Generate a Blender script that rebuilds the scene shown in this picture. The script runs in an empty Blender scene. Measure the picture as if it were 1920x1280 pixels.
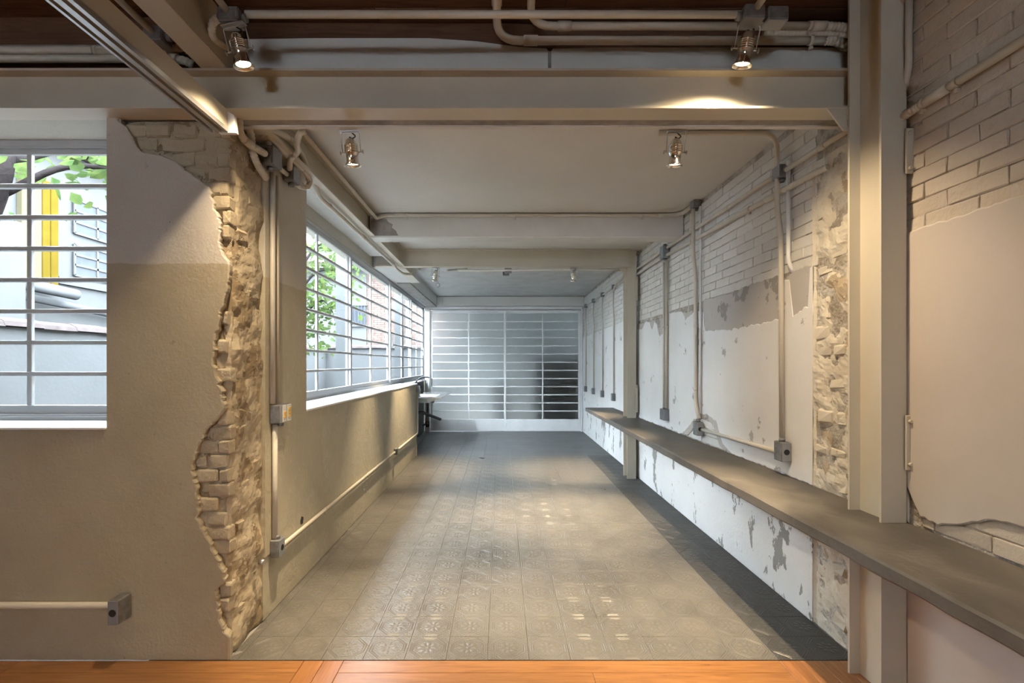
import bpy, math, random
from mathutils import Vector, Matrix, noise
R = math.radians
random.seed(7)
sc = bpy.context.scene
col = sc.collection

# ------------------------------------------------------------------ camera
CAMZ, F, VX, VY = 1.42, 910.0, 940.0, 682.0
cd = bpy.data.cameras.new('camera'); cam = bpy.data.objects.new('camera', cd); col.objects.link(cam)
cam.location = (0, 0, CAMZ); cam.rotation_euler = (R(90), 0, 0)
cd.sensor_width = 36.0; cd.lens = F / 1920 * 36.0
cd.shift_x = (960 - VX) / 1920; cd.shift_y = (VY - 640) / 1920
cd.clip_start = .05; cd.clip_end = 300
sc.camera = cam

# ------------------------------------------------------------------ sky, exposure
SKY, LAMP, EXPO = 42.0, 1.05, 0.2
w = bpy.data.worlds.new('sky'); sc.world = w; w.use_nodes = True
bg = w.node_tree.nodes['Background']
bg.inputs[0].default_value = (.84, .92, 1.0, 1); bg.inputs[1].default_value = SKY
sc.view_settings.view_transform = 'Standard'; sc.view_settings.look = 'None'
sc.view_settings.gamma = 1.0; sc.view_settings.use_curve_mapping = False
sc.view_settings.exposure = EXPO
sc.cycles.max_bounces = 7; sc.cycles.diffuse_bounces = 4; sc.cycles.glossy_bounces = 2
sc.cycles.transmission_bounces = 5; sc.cycles.transparent_max_bounces = 8
sc.cycles.adaptive_threshold = .03; sc.cycles.use_light_tree = False
sc.cycles.caustics_reflective = False; sc.cycles.sample_clamp_indirect = 6.0
WARM = (1.0, .76, .47)

# ------------------------------------------------------------------ materials
MATS = {}
class NT:
    def __init__(s, name):
        s.m = bpy.data.materials.new(name); s.m.use_nodes = True
        s.t = s.m.node_tree; s.n = s.t.nodes; s.l = s.t.links
        s.b = s.n['Principled BSDF']; MATS[name] = s.m
    def node(s, typ, ins=None, **kw):
        nd = s.n.new(typ)
        for k, v in kw.items(): setattr(nd, k, v)
        for k, v in (ins or {}).items(): s.put(nd.inputs[k], v)
        return nd
    def put(s, sock, v):
        if isinstance(v, bpy.types.NodeSocket): s.l.new(v, sock)
        elif isinstance(v, (tuple, list)) and sock.type == 'RGBA' and len(v) == 3: sock.default_value = (*v, 1)
        else: sock.default_value = v
    def pos(s): return s.node('ShaderNodeNewGeometry').outputs['Position']
    def math(s, op, a, b=0.0, c=None, clamp=False):
        nd = s.node('ShaderNodeMath', operation=op, use_clamp=clamp)
        s.put(nd.inputs[0], a); s.put(nd.inputs[1], b)
        if c is not None: s.put(nd.inputs[2], c)
        return nd.outputs[0]
    def noise(s, vec, scale, detail=4, rough=.55, dist=0):
        return s.node('ShaderNodeTexNoise', {'Vector': vec, 'Scale': scale, 'Detail': detail, 'Roughness': rough, 'Distortion': dist}).outputs[0]
    def ramp(s, f, a, b):
        return s.node('ShaderNodeMapRange', {'Value': f, 'From Min': a, 'From Max': b}).outputs[0]
    def mix(s, f, a, b):
        nd = s.node('ShaderNodeMix', data_type='RGBA'); s.put(nd.inputs[0], f); s.put(nd.inputs[6], a); s.put(nd.inputs[7], b)
        return nd.outputs[2]
    def scalevec(s, v, sc3):
        return s.node('ShaderNodeVectorMath', {0: v, 1: sc3}, operation='MULTIPLY').outputs[0]
    def bump(s, h, strength=.4, dist=.01):
        o = s.node('ShaderNodeBump', {'Height': h, 'Strength': strength, 'Distance': dist}).outputs[0]
        s.l.new(o, s.b.inputs['Normal'])
    def out(s, color=None, rough=None, metal=None):
        if color is not None: s.put(s.b.inputs['Base Color'], color)
        if rough is not None: s.put(s.b.inputs['Roughness'], rough)
        if metal is not None: s.put(s.b.inputs['Metallic'], metal)
        return s.m
def lum(c, k): return tuple(min(1, x * k) for x in c)
def plain(name, c, rough=.55, metal=0, var=.10, scale=5, bump=0, bscale=60, speck=0):
    t = NT(name); p = t.pos()
    colr = t.mix(t.ramp(t.noise(p, scale), .3, .7), lum(c, 1 - var), lum(c, 1 + var))
    if speck:
        colr = t.mix(t.math('MULTIPLY', t.ramp(t.noise(p, 28, 6, .7), .64, .70), speck), colr, lum(c, .35))
    if bump: t.bump(t.noise(p, bscale, 5), bump, .01)
    return t.out(colr, rough, metal)

plain('cream_paint', (.58, .54, .455), .42, var=.06, scale=2)
plain('white_paint', (.82, .84, .86), .45, var=.04)
plain('window_paint', (.55, .57, .60), .4, var=.03)
plain('conduit_paint', (.60, .57, .50), .4, var=.06)
plain('cast_grey', (.20, .205, .215), .45, .4, var=.25, scale=30, bump=.2, bscale=200)
plain('lid_grey', (.24, .26, .29), .5, .2, var=.1)
plain('hole_black', (.01, .01, .011), .6)
plain('black_rubber', (.02, .02, .022), .5)
plain('chrome', (.78, .77, .75), .16, 1, var=.05)
plain('zinc', (.50, .50, .50), .35, .9, var=.1)
plain('aluminium', (.60, .61, .63), .35, .85, var=.05)
plain('stainless', (.62, .64, .66), .22, .95, var=.05)
plain('ceiling_white', (.68, .685, .68), .75, var=.05, scale=1.5, bump=.12, bscale=25, speck=.12)
plain('ceiling_rough', (.66, .675, .68), .8, var=.10, scale=4, bump=.4, bscale=30, speck=.4)
plain('soffit_white', (.68, .69, .68), .7, var=.05, bump=.1, bscale=20)
plain('raw_concrete', (.30, .285, .265), .85, var=.3, scale=9, bump=.8, bscale=45, speck=.4)
plain('screed', (.36, .345, .32), .9, var=.15)
plain('yellow_paint', (.060, .043, .007), .5, var=.12)
plain('pale_yellow', (.072, .066, .042), 1.0, var=.06)
plain('switch_yellow', (.62, .42, .10), .4, var=.02)
plain('switch_white', (.66, .68, .71), .4, var=.03)
plain('sink_wall', (.085, .09, .10), .7, var=.15, bump=.2, bscale=20)
plain('pipe_dark', (.06, .06, .065), .45, var=.1)
plain('pipe_grey', (.22, .23, .24), .45, var=.1)
plain('ext_wall', (.074, .077, .081), .85, var=.08, scale=1.2, bump=.3, bscale=12)
plain('ext_white', (.061, .063, .065), .85, var=.05, bump=.15, bscale=10)
plain('ext_post', (.066, .071, .075), .6, var=.05)
plain('coping', (.058, .049, .049), .85, var=.25, scale=6, bump=.3)
plain('ext_brick', (.082, .060, .053), .85, var=.3, scale=7, bump=.3)
plain('ext_mortar', (.075, .068, .063), .9)
plain('roof_tile', (.055, .046, .042), .85, var=.35, scale=6)
plain('window_dark', (.035, .04, .05), .2)
plain('ext_window', (.046, .051, .056), .25)
plain('bark', (.02, .017, .018), .9, var=.3, scale=15, bump=.6)
plain('ground', (.09, .09, .088), .9, var=.2)
plain('store_dark', (.06, .056, .05), .6)
plain('store_wall', (.42, .45, .45), .8)
plain('store_pale', (.80, .82, .84), .5)

def m_leaf():
    t = NT('leaf'); p = t.pos()
    c = t.mix(t.ramp(t.noise(p, 9, 2), .35, .65), (.030, .055, .020), (.066, .092, .030))
    t.out(c, .55)
    tr = t.node('ShaderNodeBsdfTranslucent', {'Color': c})
    mx = t.node('ShaderNodeMixShader', {0: .45})
    t.l.new(t.b.outputs[0], mx.inputs[1]); t.l.new(tr.outputs[0], mx.inputs[2])
    t.l.new(mx.outputs[0], t.n['Material Output'].inputs[0])
m_leaf()
def m_glass():
    t = NT('window_glass')
    tr = t.node('ShaderNodeBsdfTransparent', {'Color': (.96, .98, .98)})
    gl = t.node('ShaderNodeBsdfGlossy', {'Color': (1, 1, 1), 'Roughness': .02})
    mx = t.node('ShaderNodeMixShader', {0: .05})
    t.l.new(tr.outputs[0], mx.inputs[1]); t.l.new(gl.outputs[0], mx.inputs[2])
    t.l.new(mx.outputs[0], t.n['Material Output'].inputs[0])
m_glass()
def m_obscure():
    t = NT('textured_glass'); p = t.pos()
    v = t.node('ShaderNodeTexVoronoi', {'Vector': p, 'Scale': 45.0}).outputs[0]
    t.bump(v, .35, .002)
    t.b.inputs['Transmission Weight'].default_value = 1.0
    t.b.inputs['IOR'].default_value = 1.35
    t.out((.68, .71, .72), .56)
m_obscure()
def m_bulb():
    t = NT('lamp_glow'); t.b.inputs['Emission Color'].default_value = (1, .82, .58, 1)
    t.b.inputs['Emission Strength'].default_value = 14; t.m.cycles.emission_sampling = 'NONE'; t.out((1, .9, .75), .4)
m_bulb()
def m_front_wall():      # two-tone paint: beige dado below, off-white above
    t = NT('dado_paint'); p = t.pos()
    z = t.node('ShaderNodeSeparateXYZ', {0: p}).outputs[2]
    zz = t.math('ADD', z, t.math('MULTIPLY', t.math('SUBTRACT', t.noise(p, 14, 3), .5), .02))
    f = t.ramp(zz, 1.898, 1.904)
    n = t.ramp(t.noise(p, 2.2, 6), .3, .7)
    lo = t.mix(n, (.375, .325, .235), (.45, .40, .295))
    hi = t.mix(n, (.50, .47, .42), (.57, .54, .49))
    c = t.mix(f, lo, hi)
    c = t.mix(t.math('MULTIPLY', t.ramp(t.noise(p, 11, 5, .7), .66, .73), .5), c, (.20, .16, .11))
    c = t.mix(t.math('MULTIPLY', t.ramp(t.noise(p, 55, 2, .5), .73, .76), .6), c, (.16, .12, .08))
    c = t.mix(t.math('MULTIPLY', t.ramp(t.noise(p, 130, 3), .35, .65), .12), c, (.25, .21, .15))
    t.bump(t.math('ADD', t.noise(p, 5, 4), t.math('MULTIPLY', t.noise(p, 70, 5), .25)), .30, .02)
    t.out(c, .62)
m_front_wall()
def m_corridor_left():
    t = NT('left_plaster'); p = t.pos()
    z = t.node('ShaderNodeSeparateXYZ', {0: p}).outputs[2]
    f = t.ramp(t.math('ADD', z, t.math('MULTIPLY', t.math('SUBTRACT', t.noise(p, 14, 3), .5), .02)), 1.898, 1.904)
    n = t.ramp(t.noise(p, 2.5, 6), .3, .7)
    lo = t.mix(n, (.40, .37, .285), (.48, .445, .345)); hi = t.mix(n, (.52, .50, .45), (.58, .56, .51))
    c = t.mix(f, lo, hi)
    c = t.mix(t.math('MULTIPLY', t.ramp(t.noise(p, 13, 5, .7), .66, .74), .45), c, (.22, .18, .12))
    c = t.mix(t.math('MULTIPLY', t.ramp(t.noise(p, 9, 7, .68, 2.0), .54, .60), .28), c, (.60, .56, .46))
    t.bump(t.math('ADD', t.noise(p, 6, 6, .6, 1.5), t.math('MULTIPLY', t.noise(p, 60, 5), .15)), .28, .03)
    t.out(c, .6)
m_corridor_left()
def m_white_plaster(name, base, grey, th, stain=.0, bs=.25, streak=False):
    t = NT(name); p = t.pos()
    v = t.scalevec(p, (1, 1, .55)) if streak else p
    n1 = t.noise(v, 5.5, 8, .62); n2 = t.noise(v, 26, 5, .65)
    f = t.math('ADD', t.ramp(n1, th, th + .015), t.ramp(n2, th + .10, th + .13), clamp=True)
    c = t.mix(t.ramp(t.noise(p, 1.6, 5), .3, .7), lum(base, .93), lum(base, 1.05))
    if stain: c = t.mix(t.math('MULTIPLY', t.ramp(t.noise(p, 3.2, 6), .48, .72), stain), c, (.36, .27, .17))
    c = t.mix(f, c, grey)
    t.bump(t.math('SUBTRACT', t.math('MULTIPLY', t.noise(p, 35, 6), .5), t.math('MULTIPLY', f, .35)), bs, .01)
    t.out(c, .7)
m_white_plaster('white_plaster', (.78, .785, .79), (.42, .405, .40), .635)
m_white_plaster('low_plaster', (.78, .79, .80), (.30, .295, .29), .585, bs=.45, streak=True)
m_white_plaster('pink_plaster', (.58, .535, .505), (.38, .34, .30), .73, bs=.12)
m_white_plaster('grey_render', (.50, .475, .455), (.30, .28, .26), .58, stain=.2, bs=.5)
m_white_plaster('cream_rubble', (.66, .62, .54), (.46, .38, .28), .62, stain=.35, bs=.8)
m_white_plaster('rubble', (.45, .39, .29), (.27, .21, .135), .55, stain=.45, bs=.9)  # dark noise patches put the shade of crevices into the colour
def m_brick(name, base, dirt, bs=.5):
    t = NT(name); p = t.pos()
    rnd = t.node('ShaderNodeObjectInfo').outputs['Random']
    c = t.mix(rnd, lum(base, .93), lum(base, 1.06))
    c = t.mix(t.math('MULTIPLY', t.ramp(t.noise(p, 4, 7, .65), .50, .72), .5), c, dirt)
    c = t.mix(t.math('MULTIPLY', t.ramp(t.noise(p, 45, 4, .7), .66, .70), .5), c, lum(dirt, .5))
    t.bump(t.noise(p, 40, 6, .65), bs, .012)
    t.out(c, .68)
m_brick('white_brick', (.70, .695, .675), (.55, .515, .46))
m_brick('pink_brick', (.58, .53, .47), (.46, .40, .325))
m_brick('beige_brick', (.47, .41, .305), (.36, .29, .19), .7)
def m_mortar():
    t = NT('mortar'); p = t.pos()
    c = t.mix(t.ramp(t.noise(p, 12, 6, .7), .42, .60), (.56, .535, .50), (.33, .29, .24))
    t.bump(t.noise(p, 50, 6), .8, .02); t.out(c, .85)
m_mortar()
def m_bench():
    t = NT('bench_concrete'); p = t.pos()
    n = t.noise(t.scalevec(p, (1.0, .55, 1)), 4.5, 9, .62, .6)
    c = t.mix(t.ramp(n, .34, .66), (.072, .066, .060), (.15, .14, .127))
    c = t.mix(t.math('MULTIPLY', t.ramp(t.noise(p, 22, 5, .6), .62, .75), .5), c, (.07, .065, .06))
    t.bump(t.noise(p, 26, 7), .25, .01)
    t.out(c, t.math('ADD', .34, t.math('MULTIPLY', n, .3)))
m_bench()
def m_tile(name, relief):
    t = NT(name)
    p = t.pos(); rnd = t.node('ShaderNodeObjectInfo').outputs['Random']
    n = t.ramp(t.noise(p, 2.4, 6, .6), .3, .7)
    fine = t.noise(p, 90, 4, .7)
    if relief:
        uv = t.node('ShaderNodeUVMap').outputs[0]
        s = t.node('ShaderNodeSeparateXYZ', {0: uv})
        u = t.math('SUBTRACT', t.math('MULTIPLY', s.outputs[0], 2), 1); v = t.math('SUBTRACT', t.math('MULTIPLY', s.outputs[1], 2), 1)
        ax, ay = t.math('ABSOLUTE', u), t.math('ABSOLUTE', v)
        d8 = t.math('MAXIMUM', t.math('MAXIMUM', ax, ay), t.math('DIVIDE', t.math('ADD', ax, ay), 1.36))
        def ring(c, wd): return t.math('SUBTRACT', 1, t.math('DIVIDE', t.math('ABSOLUTE', t.math('SUBTRACT', d8, c)), wd), clamp=True)
        rings = t.math('MAXIMUM', ring(.86, .035), ring(.75, .03))
        r = t.math('SQRT', t.math('ADD', t.math('MULTIPLY', u, u), t.math('MULTIPLY', v, v)))
        th = t.math('ARCTAN2', v, u)
        pet = t.math('ABSOLUTE', t.math('COSINE', t.math('MULTIPLY', th, 4)))
        petal = t.math('MULTIPLY', t.ramp(pet, .35, 1.0), t.math('SUBTRACT', 1, t.math('DIVIDE', t.math('ABSOLUTE', t.math('SUBTRACT', r, .33)), .17), clamp=True))
        hub = t.math('SUBTRACT', 1, t.math('DIVIDE', r, .11), clamp=True)
        dots = t.math('MULTIPLY', t.math('SINE', t.math('MULTIPLY', u, 34)), t.math('SINE', t.math('MULTIPLY', v, 34)))
        dots = t.math('MULTIPLY', t.ramp(dots, .25, .8), .55)
        zone = t.math('MAXIMUM', t.math('MULTIPLY', t.math('GREATER_THAN', r, .50), t.math('LESS_THAN', d8, .70)), t.math('GREATER_THAN', d8, .91))
        h = t.math('MAXIMUM', t.math('MAXIMUM', rings, petal), t.math('MAXIMUM', hub, t.math('MULTIPLY', dots, zone)))
        hh = t.math('ADD', h, t.math('MULTIPLY', fine, .25))
        t.bump(hh, .8, .0030)
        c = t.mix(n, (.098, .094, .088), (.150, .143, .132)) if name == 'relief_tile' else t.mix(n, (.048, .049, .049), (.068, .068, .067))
        c = t.mix(t.math('MULTIPLY', h, .17), c, (.36, .345, .32) if name == 'relief_tile' else (.14, .14, .135))  # highlight on the raised pattern is painted into the colour
        rg = t.math('ADD', .27, t.math('MULTIPLY', n, .14))
    else:
        t.bump(fine, .15, .002)
        c = t.mix(n, (.105, .107, .11), (.155, .157, .16)); rg = .36
    if name == 'relief_tile': c = t.mix(t.math('MULTIPLY', rnd, .22), c, (.21, .198, .175))
    t.out(c, rg)
m_tile('relief_tile', True); m_tile('plain_tile', False); m_tile('border_tile', True)
def m_wood(name, a, b, d, rough, axis):
    t = NT(name); p = t.pos(); rnd = t.node('ShaderNodeObjectInfo').outputs['Random']
    v = t.node('ShaderNodeVectorMath', {0: t.scalevec(p, (2.2, 30, 30) if axis == 0 else (30, 2.2, 30)), 1: t.node('ShaderNodeCombineXYZ', {0: t.math('MULTIPLY', rnd, 40), 1: t.math('MULTIPLY', rnd, 17)}).outputs[0]}, operation='ADD').outputs[0]
    n = t.noise(v, 1.3, 6, .6, 1.6)
    c = t.mix(t.ramp(n, .32, .68), a, b)
    c = t.mix(t.math('MULTIPLY', t.ramp(t.noise(v, .9, 8, .7, 2.5), .60, .70), .7), c, d)
    t.bump(n, .12, .004); t.out(c, rough)
m_wood('floor_wood_x', (.23, .10, .033), (.37, .175, .062), (.11, .04, .014), .30, 0)
m_wood('floor_wood_y', (.25, .105, .036), (.38, .175, .065), (.11, .04, .014), .30, 1)
m_wood('dark_wood', (.095, .046, .026), (.16, .085, .05), (.03, .016, .011), .75, 0)

for nm in ('ext_wall', 'ext_white', 'ext_post', 'coping', 'ext_brick', 'ext_mortar', 'roof_tile', 'yellow_paint', 'pale_yellow', 'ext_window', 'bark', 'leaf', 'ground', 'window_dark'):
    b_ = MATS[nm].node_tree.nodes['Principled BSDF']; b_.inputs['Specular IOR Level'].default_value = 0.0; b_.inputs['Roughness'].default_value = 1.0

# ------------------------------------------------------------------ mesh helpers
WLOC = {}
class MB:
    def __init__(s): s.v = []; s.f = []; s.s = []; s.uv = None
    def add(s, vs, fs, smooth=False):
        o = len(s.v); s.v += [tuple(p) for p in vs]
        for f in fs: s.f.append(tuple(i + o for i in f)); s.s.append(smooth)
        return s
    def box(s, x0, x1, y0, y1, z0, z1):
        vs = [(x, y, z) for z in (z0, z1) for y in (y0, y1) for x in (x0, x1)]
        return s.add(vs, [(0, 2, 3, 1), (4, 5, 7, 6), (0, 1, 5, 4), (2, 6, 7, 3), (0, 4, 6, 2), (1, 3, 7, 5)])
    def rbox(s, x0, x1, y0, y1, z0, z1, c=.003, jit=0, rng=None):
        ctr = Vector(((x0 + x1) / 2, (y0 + y1) / 2, (z0 + z1) / 2)); h = Vector(((x1 - x0) / 2, (y1 - y0) / 2, (z1 - z0) / 2))
        idx = {}; vs = []
        for sx in (-1, 1):
            for sy in (-1, 1):
                for sz in (-1, 1):
                    for a in range(3):
                        q = [sx, sy, sz]
                        p = [q[k] * (h[k] if k == a else h[k] - c) for k in range(3)]
                        if jit: p = [t + rng.uniform(-jit, jit) for t in p]
                        idx[(sx, sy, sz, a)] = len(vs); vs.append(Vector(p))
        fs = []
        for a in range(3):
            b, d = (a + 1) % 3, (a + 2) % 3
            for sg in (-1, 1):
                def key(sb, sd):
                    q = [0, 0, 0]; q[a] = sg; q[b] = sb; q[d] = sd; return idx[(*q, a)]
                fs.append((key(-1, -1), key(1, -1), key(1, 1), key(-1, 1)))
            for sa in (-1, 1):
                for sb in (-1, 1):
                    def k2(sd, ax):
                        q = [0, 0, 0]; q[a] = sa; q[b] = sb; q[d] = sd; return idx[(*q, ax)]
                    fs.append((k2(-1, a), k2(1, a), k2(1, b), k2(-1, b)))
        for sx in (-1, 1):
            for sy in (-1, 1):
                for sz in (-1, 1): fs.append(tuple(idx[(sx, sy, sz, a)] for a in range(3)))
        out = []
        for f in fs:
            m = sum((vs[i] for i in f), Vector()) / len(f)
            n = (vs[f[1]] - vs[f[0]]).cross(vs[f[2]] - vs[f[1]])
            out.append(f if n.dot(m) > 0 else tuple(reversed(f)))
        return s.add([v + ctr for v in vs], out)
    def tube(s, pts, r, n=10, caps=True, rad=None):
        pts = [Vector(p) for p in pts]; m = len(pts); rings = []
        t0 = (pts[1] - pts[0]).normalized()
        u = t0.orthogonal().normalized()
        for i, p in enumerate(pts):
            t = (pts[min(i + 1, m - 1)] - pts[max(i - 1, 0)])
            t = t.normalized() if t.length > 1e-9 else t0
            u = (u - t * u.dot(t)); u = u.normalized() if u.length > 1e-6 else t.orthogonal().normalized()
            b = t.cross(u); rr = rad[i] if rad else r
            rings.append([p + (u * math.cos(a) + b * math.sin(a)) * rr for a in (2 * math.pi * k / n for k in range(n))])
        o = len(s.v)
        for g in rings: s.v += [tuple(q) for q in g]
        for i in range(m - 1):
            for k in range(n):
                k2 = (k + 1) % n
                s.f.append((o + i * n + k, o + i * n + k2, o + (i + 1) * n + k2, o + (i + 1) * n + k)); s.s.append(True)
        if caps:
            s.f.append(tuple(o + k for k in reversed(range(n)))); s.s.append(False)
            s.f.append(tuple(o + (m - 1) * n + k for k in range(n))); s.s.append(False)
        return s
    def lathe(s, prof, org=(0, 0, 0), n=20):     # (r, z) along local z
        o = len(s.v); ox, oy, oz = org; m = len(prof)
        for r, z in prof:
            for k in range(n):
                a = 2 * math.pi * k / n; s.v.append((ox + r * math.cos(a), oy + r * math.sin(a), oz + z))
        for i in range(m - 1):
            for k in range(n):
                k2 = (k + 1) % n
                s.f.append((o + i * n + k, o + (i + 1) * n + k, o + (i + 1) * n + k2, o + i * n + k2)); s.s.append(True)
        return s
    def prism(s, poly, axis, a0, a1):            # poly in the two other axes, extruded along axis
        n = len(poly); vs = []
        for a in (a0, a1):
            for p, q in poly:
                vs.append((a, p, q) if axis == 0 else (p, a, q) if axis == 1 else (p, q, a))
        fs = [tuple(range(n)), tuple(range(2 * n - 1, n - 1, -1))]
        fs += [(i, i + n, (i + 1) % n + n, (i + 1) % n) for i in range(n)]
        return s.add(vs, fs)
    def mesh(s, name, mat, org=(0, 0, 0)):
        me = bpy.data.meshes.new(name); ox, oy, oz = org
        me.from_pydata([(x - ox, y - oy, z - oz) for x, y, z in s.v], [], s.f)
        me.materials.append(MATS[mat]); me.polygons.foreach_set('use_smooth', s.s)
        if s.uv:
            l = me.uv_layers.new(name='UVMap')
            for lp in me.loops: l.data[lp.index].uv = s.uv[lp.vertex_index]
        me.update(); return me
    def build(s, name, mat, parent=None):
        xs, ys, zs = zip(*s.v)
        org = Vector(((min(xs) + max(xs)) / 2, (min(ys) + max(ys)) / 2, min(zs)))
        return put(name, s.mesh(name, mat, org), org, parent)
def fixnormals(o):
    import bmesh
    bm = bmesh.new(); bm.from_mesh(o.data); bmesh.ops.recalc_face_normals(bm, faces=bm.faces); bm.to_mesh(o.data); bm.free()
def put(name, me, loc, parent=None):
    o = bpy.data.objects.new(name, me); col.objects.link(o); loc = Vector(loc)
    WLOC[o.name] = loc.copy()
    if parent is not None:
        o.parent = parent; o.location = loc - WLOC[parent.name]
    else: o.location = loc
    return o
def empty(name, loc): return put(name, None, loc)
def tag(o, label, cat, group=None):
    o['label'] = label; o['category'] = cat
    if group: o['group'] = group
    return o
def struct(o): o['kind'] = 'structure'; return o
def stuff(o): o['kind'] = 'stuff'; return o
def copy_tree(o, parent=None):
    c = o.copy(); col.objects.link(c); c.parent = parent
    for ch in list(o.children):
        if ch.type != 'LIGHT': copy_tree(ch, c)
    return c
def P(px, py, Y): return Vector(((px - VX) / F * Y, Y, CAMZ - (py - VY) / F * Y))
def lerp(tab, x):
    if x <= tab[0][0]: return tab[0][1]
    for (a, b), (c, d) in zip(tab, tab[1:]):
        if x <= c: return b + (d - b) * (x - a) / (c - a)
    return tab[-1][1]
def fillet(pts, rad, n=6):
    pts = [Vector(p) for p in pts]; out = [pts[0]]
    for a, b, c in zip(pts, pts[1:], pts[2:]):
        d1 = (a - b); d2 = (c - b); r = min(rad, d1.length * .49, d2.length * .49)
        p, q = b + d1.normalized() * r, b + d2.normalized() * r
        for k in range(n + 1):
            t = k / n; out.append(p * (1 - t) ** 2 + b * 2 * t * (1 - t) + q * t * t)
    out.append(pts[-1]); return out
def spline(pts, n=8):
    pts = [Vector(p) for p in pts]; out = []
    q = [pts[0] * 2 - pts[1]] + pts + [pts[-1] * 2 - pts[-2]]
    for i in range(1, len(q) - 2):
        a, b, c, d = q[i - 1:i + 3]
        for k in range(n):
            t = k / n
            out.append(.5 * (2 * b + (c - a) * t + (2 * a - 5 * b + 4 * c - d) * t * t + (3 * b - a - 3 * c + d) * t ** 3))
    out.append(pts[-1]); return out
def resample(pts, step):
    out = [pts[0]]; acc = 0
    for a, b in zip(pts, pts[1:]):
        L = (b - a).length
        if L < 1e-9: continue
        d = step - acc
        while d <= L: out.append(a + (b - a) * (d / L)); d += step
        acc = (acc + L) % step if L + acc >= step else acc + L
    if (out[-1] - pts[-1]).length > 1e-4: out.append(pts[-1])
    return out
def PX(px, py, X): Y = X * F / (px - VX); return Vector((X, Y, CAMZ - (py - VY) / F * Y))
def nz(x, y, z=0., s=1.): return noise.noise((x * s, y * s, z * s))

# ================================================================== STRUCTURE
XL, XR, YF, WT = -1.305, 1.708, 2.33, 2.68      # left plaster face, right plaster face, front wall faces
CZ, BZ = 2.83, 2.615                             # corridor ceiling, underside of beams
YB = 10.22                                       # door plane

# ---- outside ground
g = MB().box(-30, 8, -8, 40, -.4, -.15).build('ground_outside', 'ground'); struct(g)

# ---- tiled floor
floor = struct(MB().box(-1.70, 1.80, YF, YB + .15, -.14, -.009).build('floor', 'screed'))
T = .2; X0 = -1.467
TM = {}
def tile_shape(mb, x0, x1, y0, y1, fx, fy, org=(0, 0)):
    g2 = .0005; c = .0010; zt = 0.0
    a0, a1, b0, b1 = x0 + g2, x1 - g2, y0 + g2, y1 - g2
    o = len(mb.v)
    ring = [(a0, b0), (a1, b0), (a1, b1), (a0, b1)]; inn = [(a0 + c, b0 + c), (a1 - c, b0 + c), (a1 - c, b1 - c), (a0 + c, b1 - c)]
    vs = [(x, y, zt) for x, y in inn] + [(x, y, zt - c) for x, y in ring] + [(x, y, -.009) for x, y in ring]
    mb.add(vs, [(0, 1, 2, 3)] + [(4 + i, 4 + (i + 1) % 4, (i + 1) % 4, i) for i in range(4)] + [(8 + i, 8 + (i + 1) % 4, 4 + (i + 1) % 4, 4 + i) for i in range(4)])
    if mb.uv is None: mb.uv = []
    mb.uv += [((x - fx) / T, (y - fy) / T) for x, y, z in vs]
rest = MB(); restd = MB(); far = MB(); kk = 0
for j in range(40):
    y0 = YF + j * T; y1 = min(y0 + T, YB + .1)
    if y0 > YB: break
    if y1 - y0 < .02: break
    plainrow = j >= 26
    for i in range(-1, 16):
        fx = X0 + i * T; x0 = max(fx, XL - .01 if not plainrow else -1.63); x1 = min(fx + T, XR + .006)
        if x1 - x0 < .006: continue
        if plainrow: tile_shape(far, x0, x1, y0, y1, fx, y0); continue
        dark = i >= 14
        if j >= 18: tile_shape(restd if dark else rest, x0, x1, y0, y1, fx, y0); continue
        key = (round(x0 - fx, 3), round(x1 - x0, 3), dark)
        if key not in TM:
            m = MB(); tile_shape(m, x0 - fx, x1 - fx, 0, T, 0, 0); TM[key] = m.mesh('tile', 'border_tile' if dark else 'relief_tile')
        put('tile', TM[key], (fx, y0, random.uniform(-.0004, .0004)), floor)
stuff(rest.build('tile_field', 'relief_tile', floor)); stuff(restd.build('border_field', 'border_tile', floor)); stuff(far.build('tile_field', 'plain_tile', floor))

# ---- wooden floor of the front room
fw = struct(MB().box(-5.2, 1.80, -4.6, YF - .001, -.14, -.012).build('floor_front', 'screed'))
def board(x0, x1, y0, y1, mat): MB().rbox(x0 + .0008, x1 - .0008, y0 + .0008, y1 - .0008, -.012, -.001, .0012).build('board', mat, fw)
for k in range(4):
    y1 = YF - .004 - k * .092; y0 = y1 - .092
    for a, b in ((-5.2, -3.1), (-3.1, -.945)) if k % 2 else ((-5.2, -2.3), (-2.3, -.945)): board(a, b, y0, y1, 'floor_wood_x')
    for a, b in ((-.755, .42), (.42, 1.33)) if k % 2 else ((-.755, 1.33),): board(a, b, y0, y1, 'floor_wood_x')
for a in (-.945, -.85): board(a, a + .095, 1.3, YF - .004, 'floor_wood_y')
for a, b in ((1.33, 1.425), (1.425, 1.52), (1.52, 1.615), (1.615, 1.708)): board(a, b, 1.3, YF - .004, 'floor_wood_y')
m = MB()
for k in range(70):
    y1 = YF - .004 - (k + 4) * .092
    if y1 < -4.5: break
    m.rbox(-5.2, -.946, y1 - .0912, y1 - .0008, -.012, -.001, .0012)
    m.rbox(-.754, 1.329, y1 - .0912, y1 - .0008, -.012, -.001, .0012)
stuff(m.build('board_field', 'floor_wood_x', fw))

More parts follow.
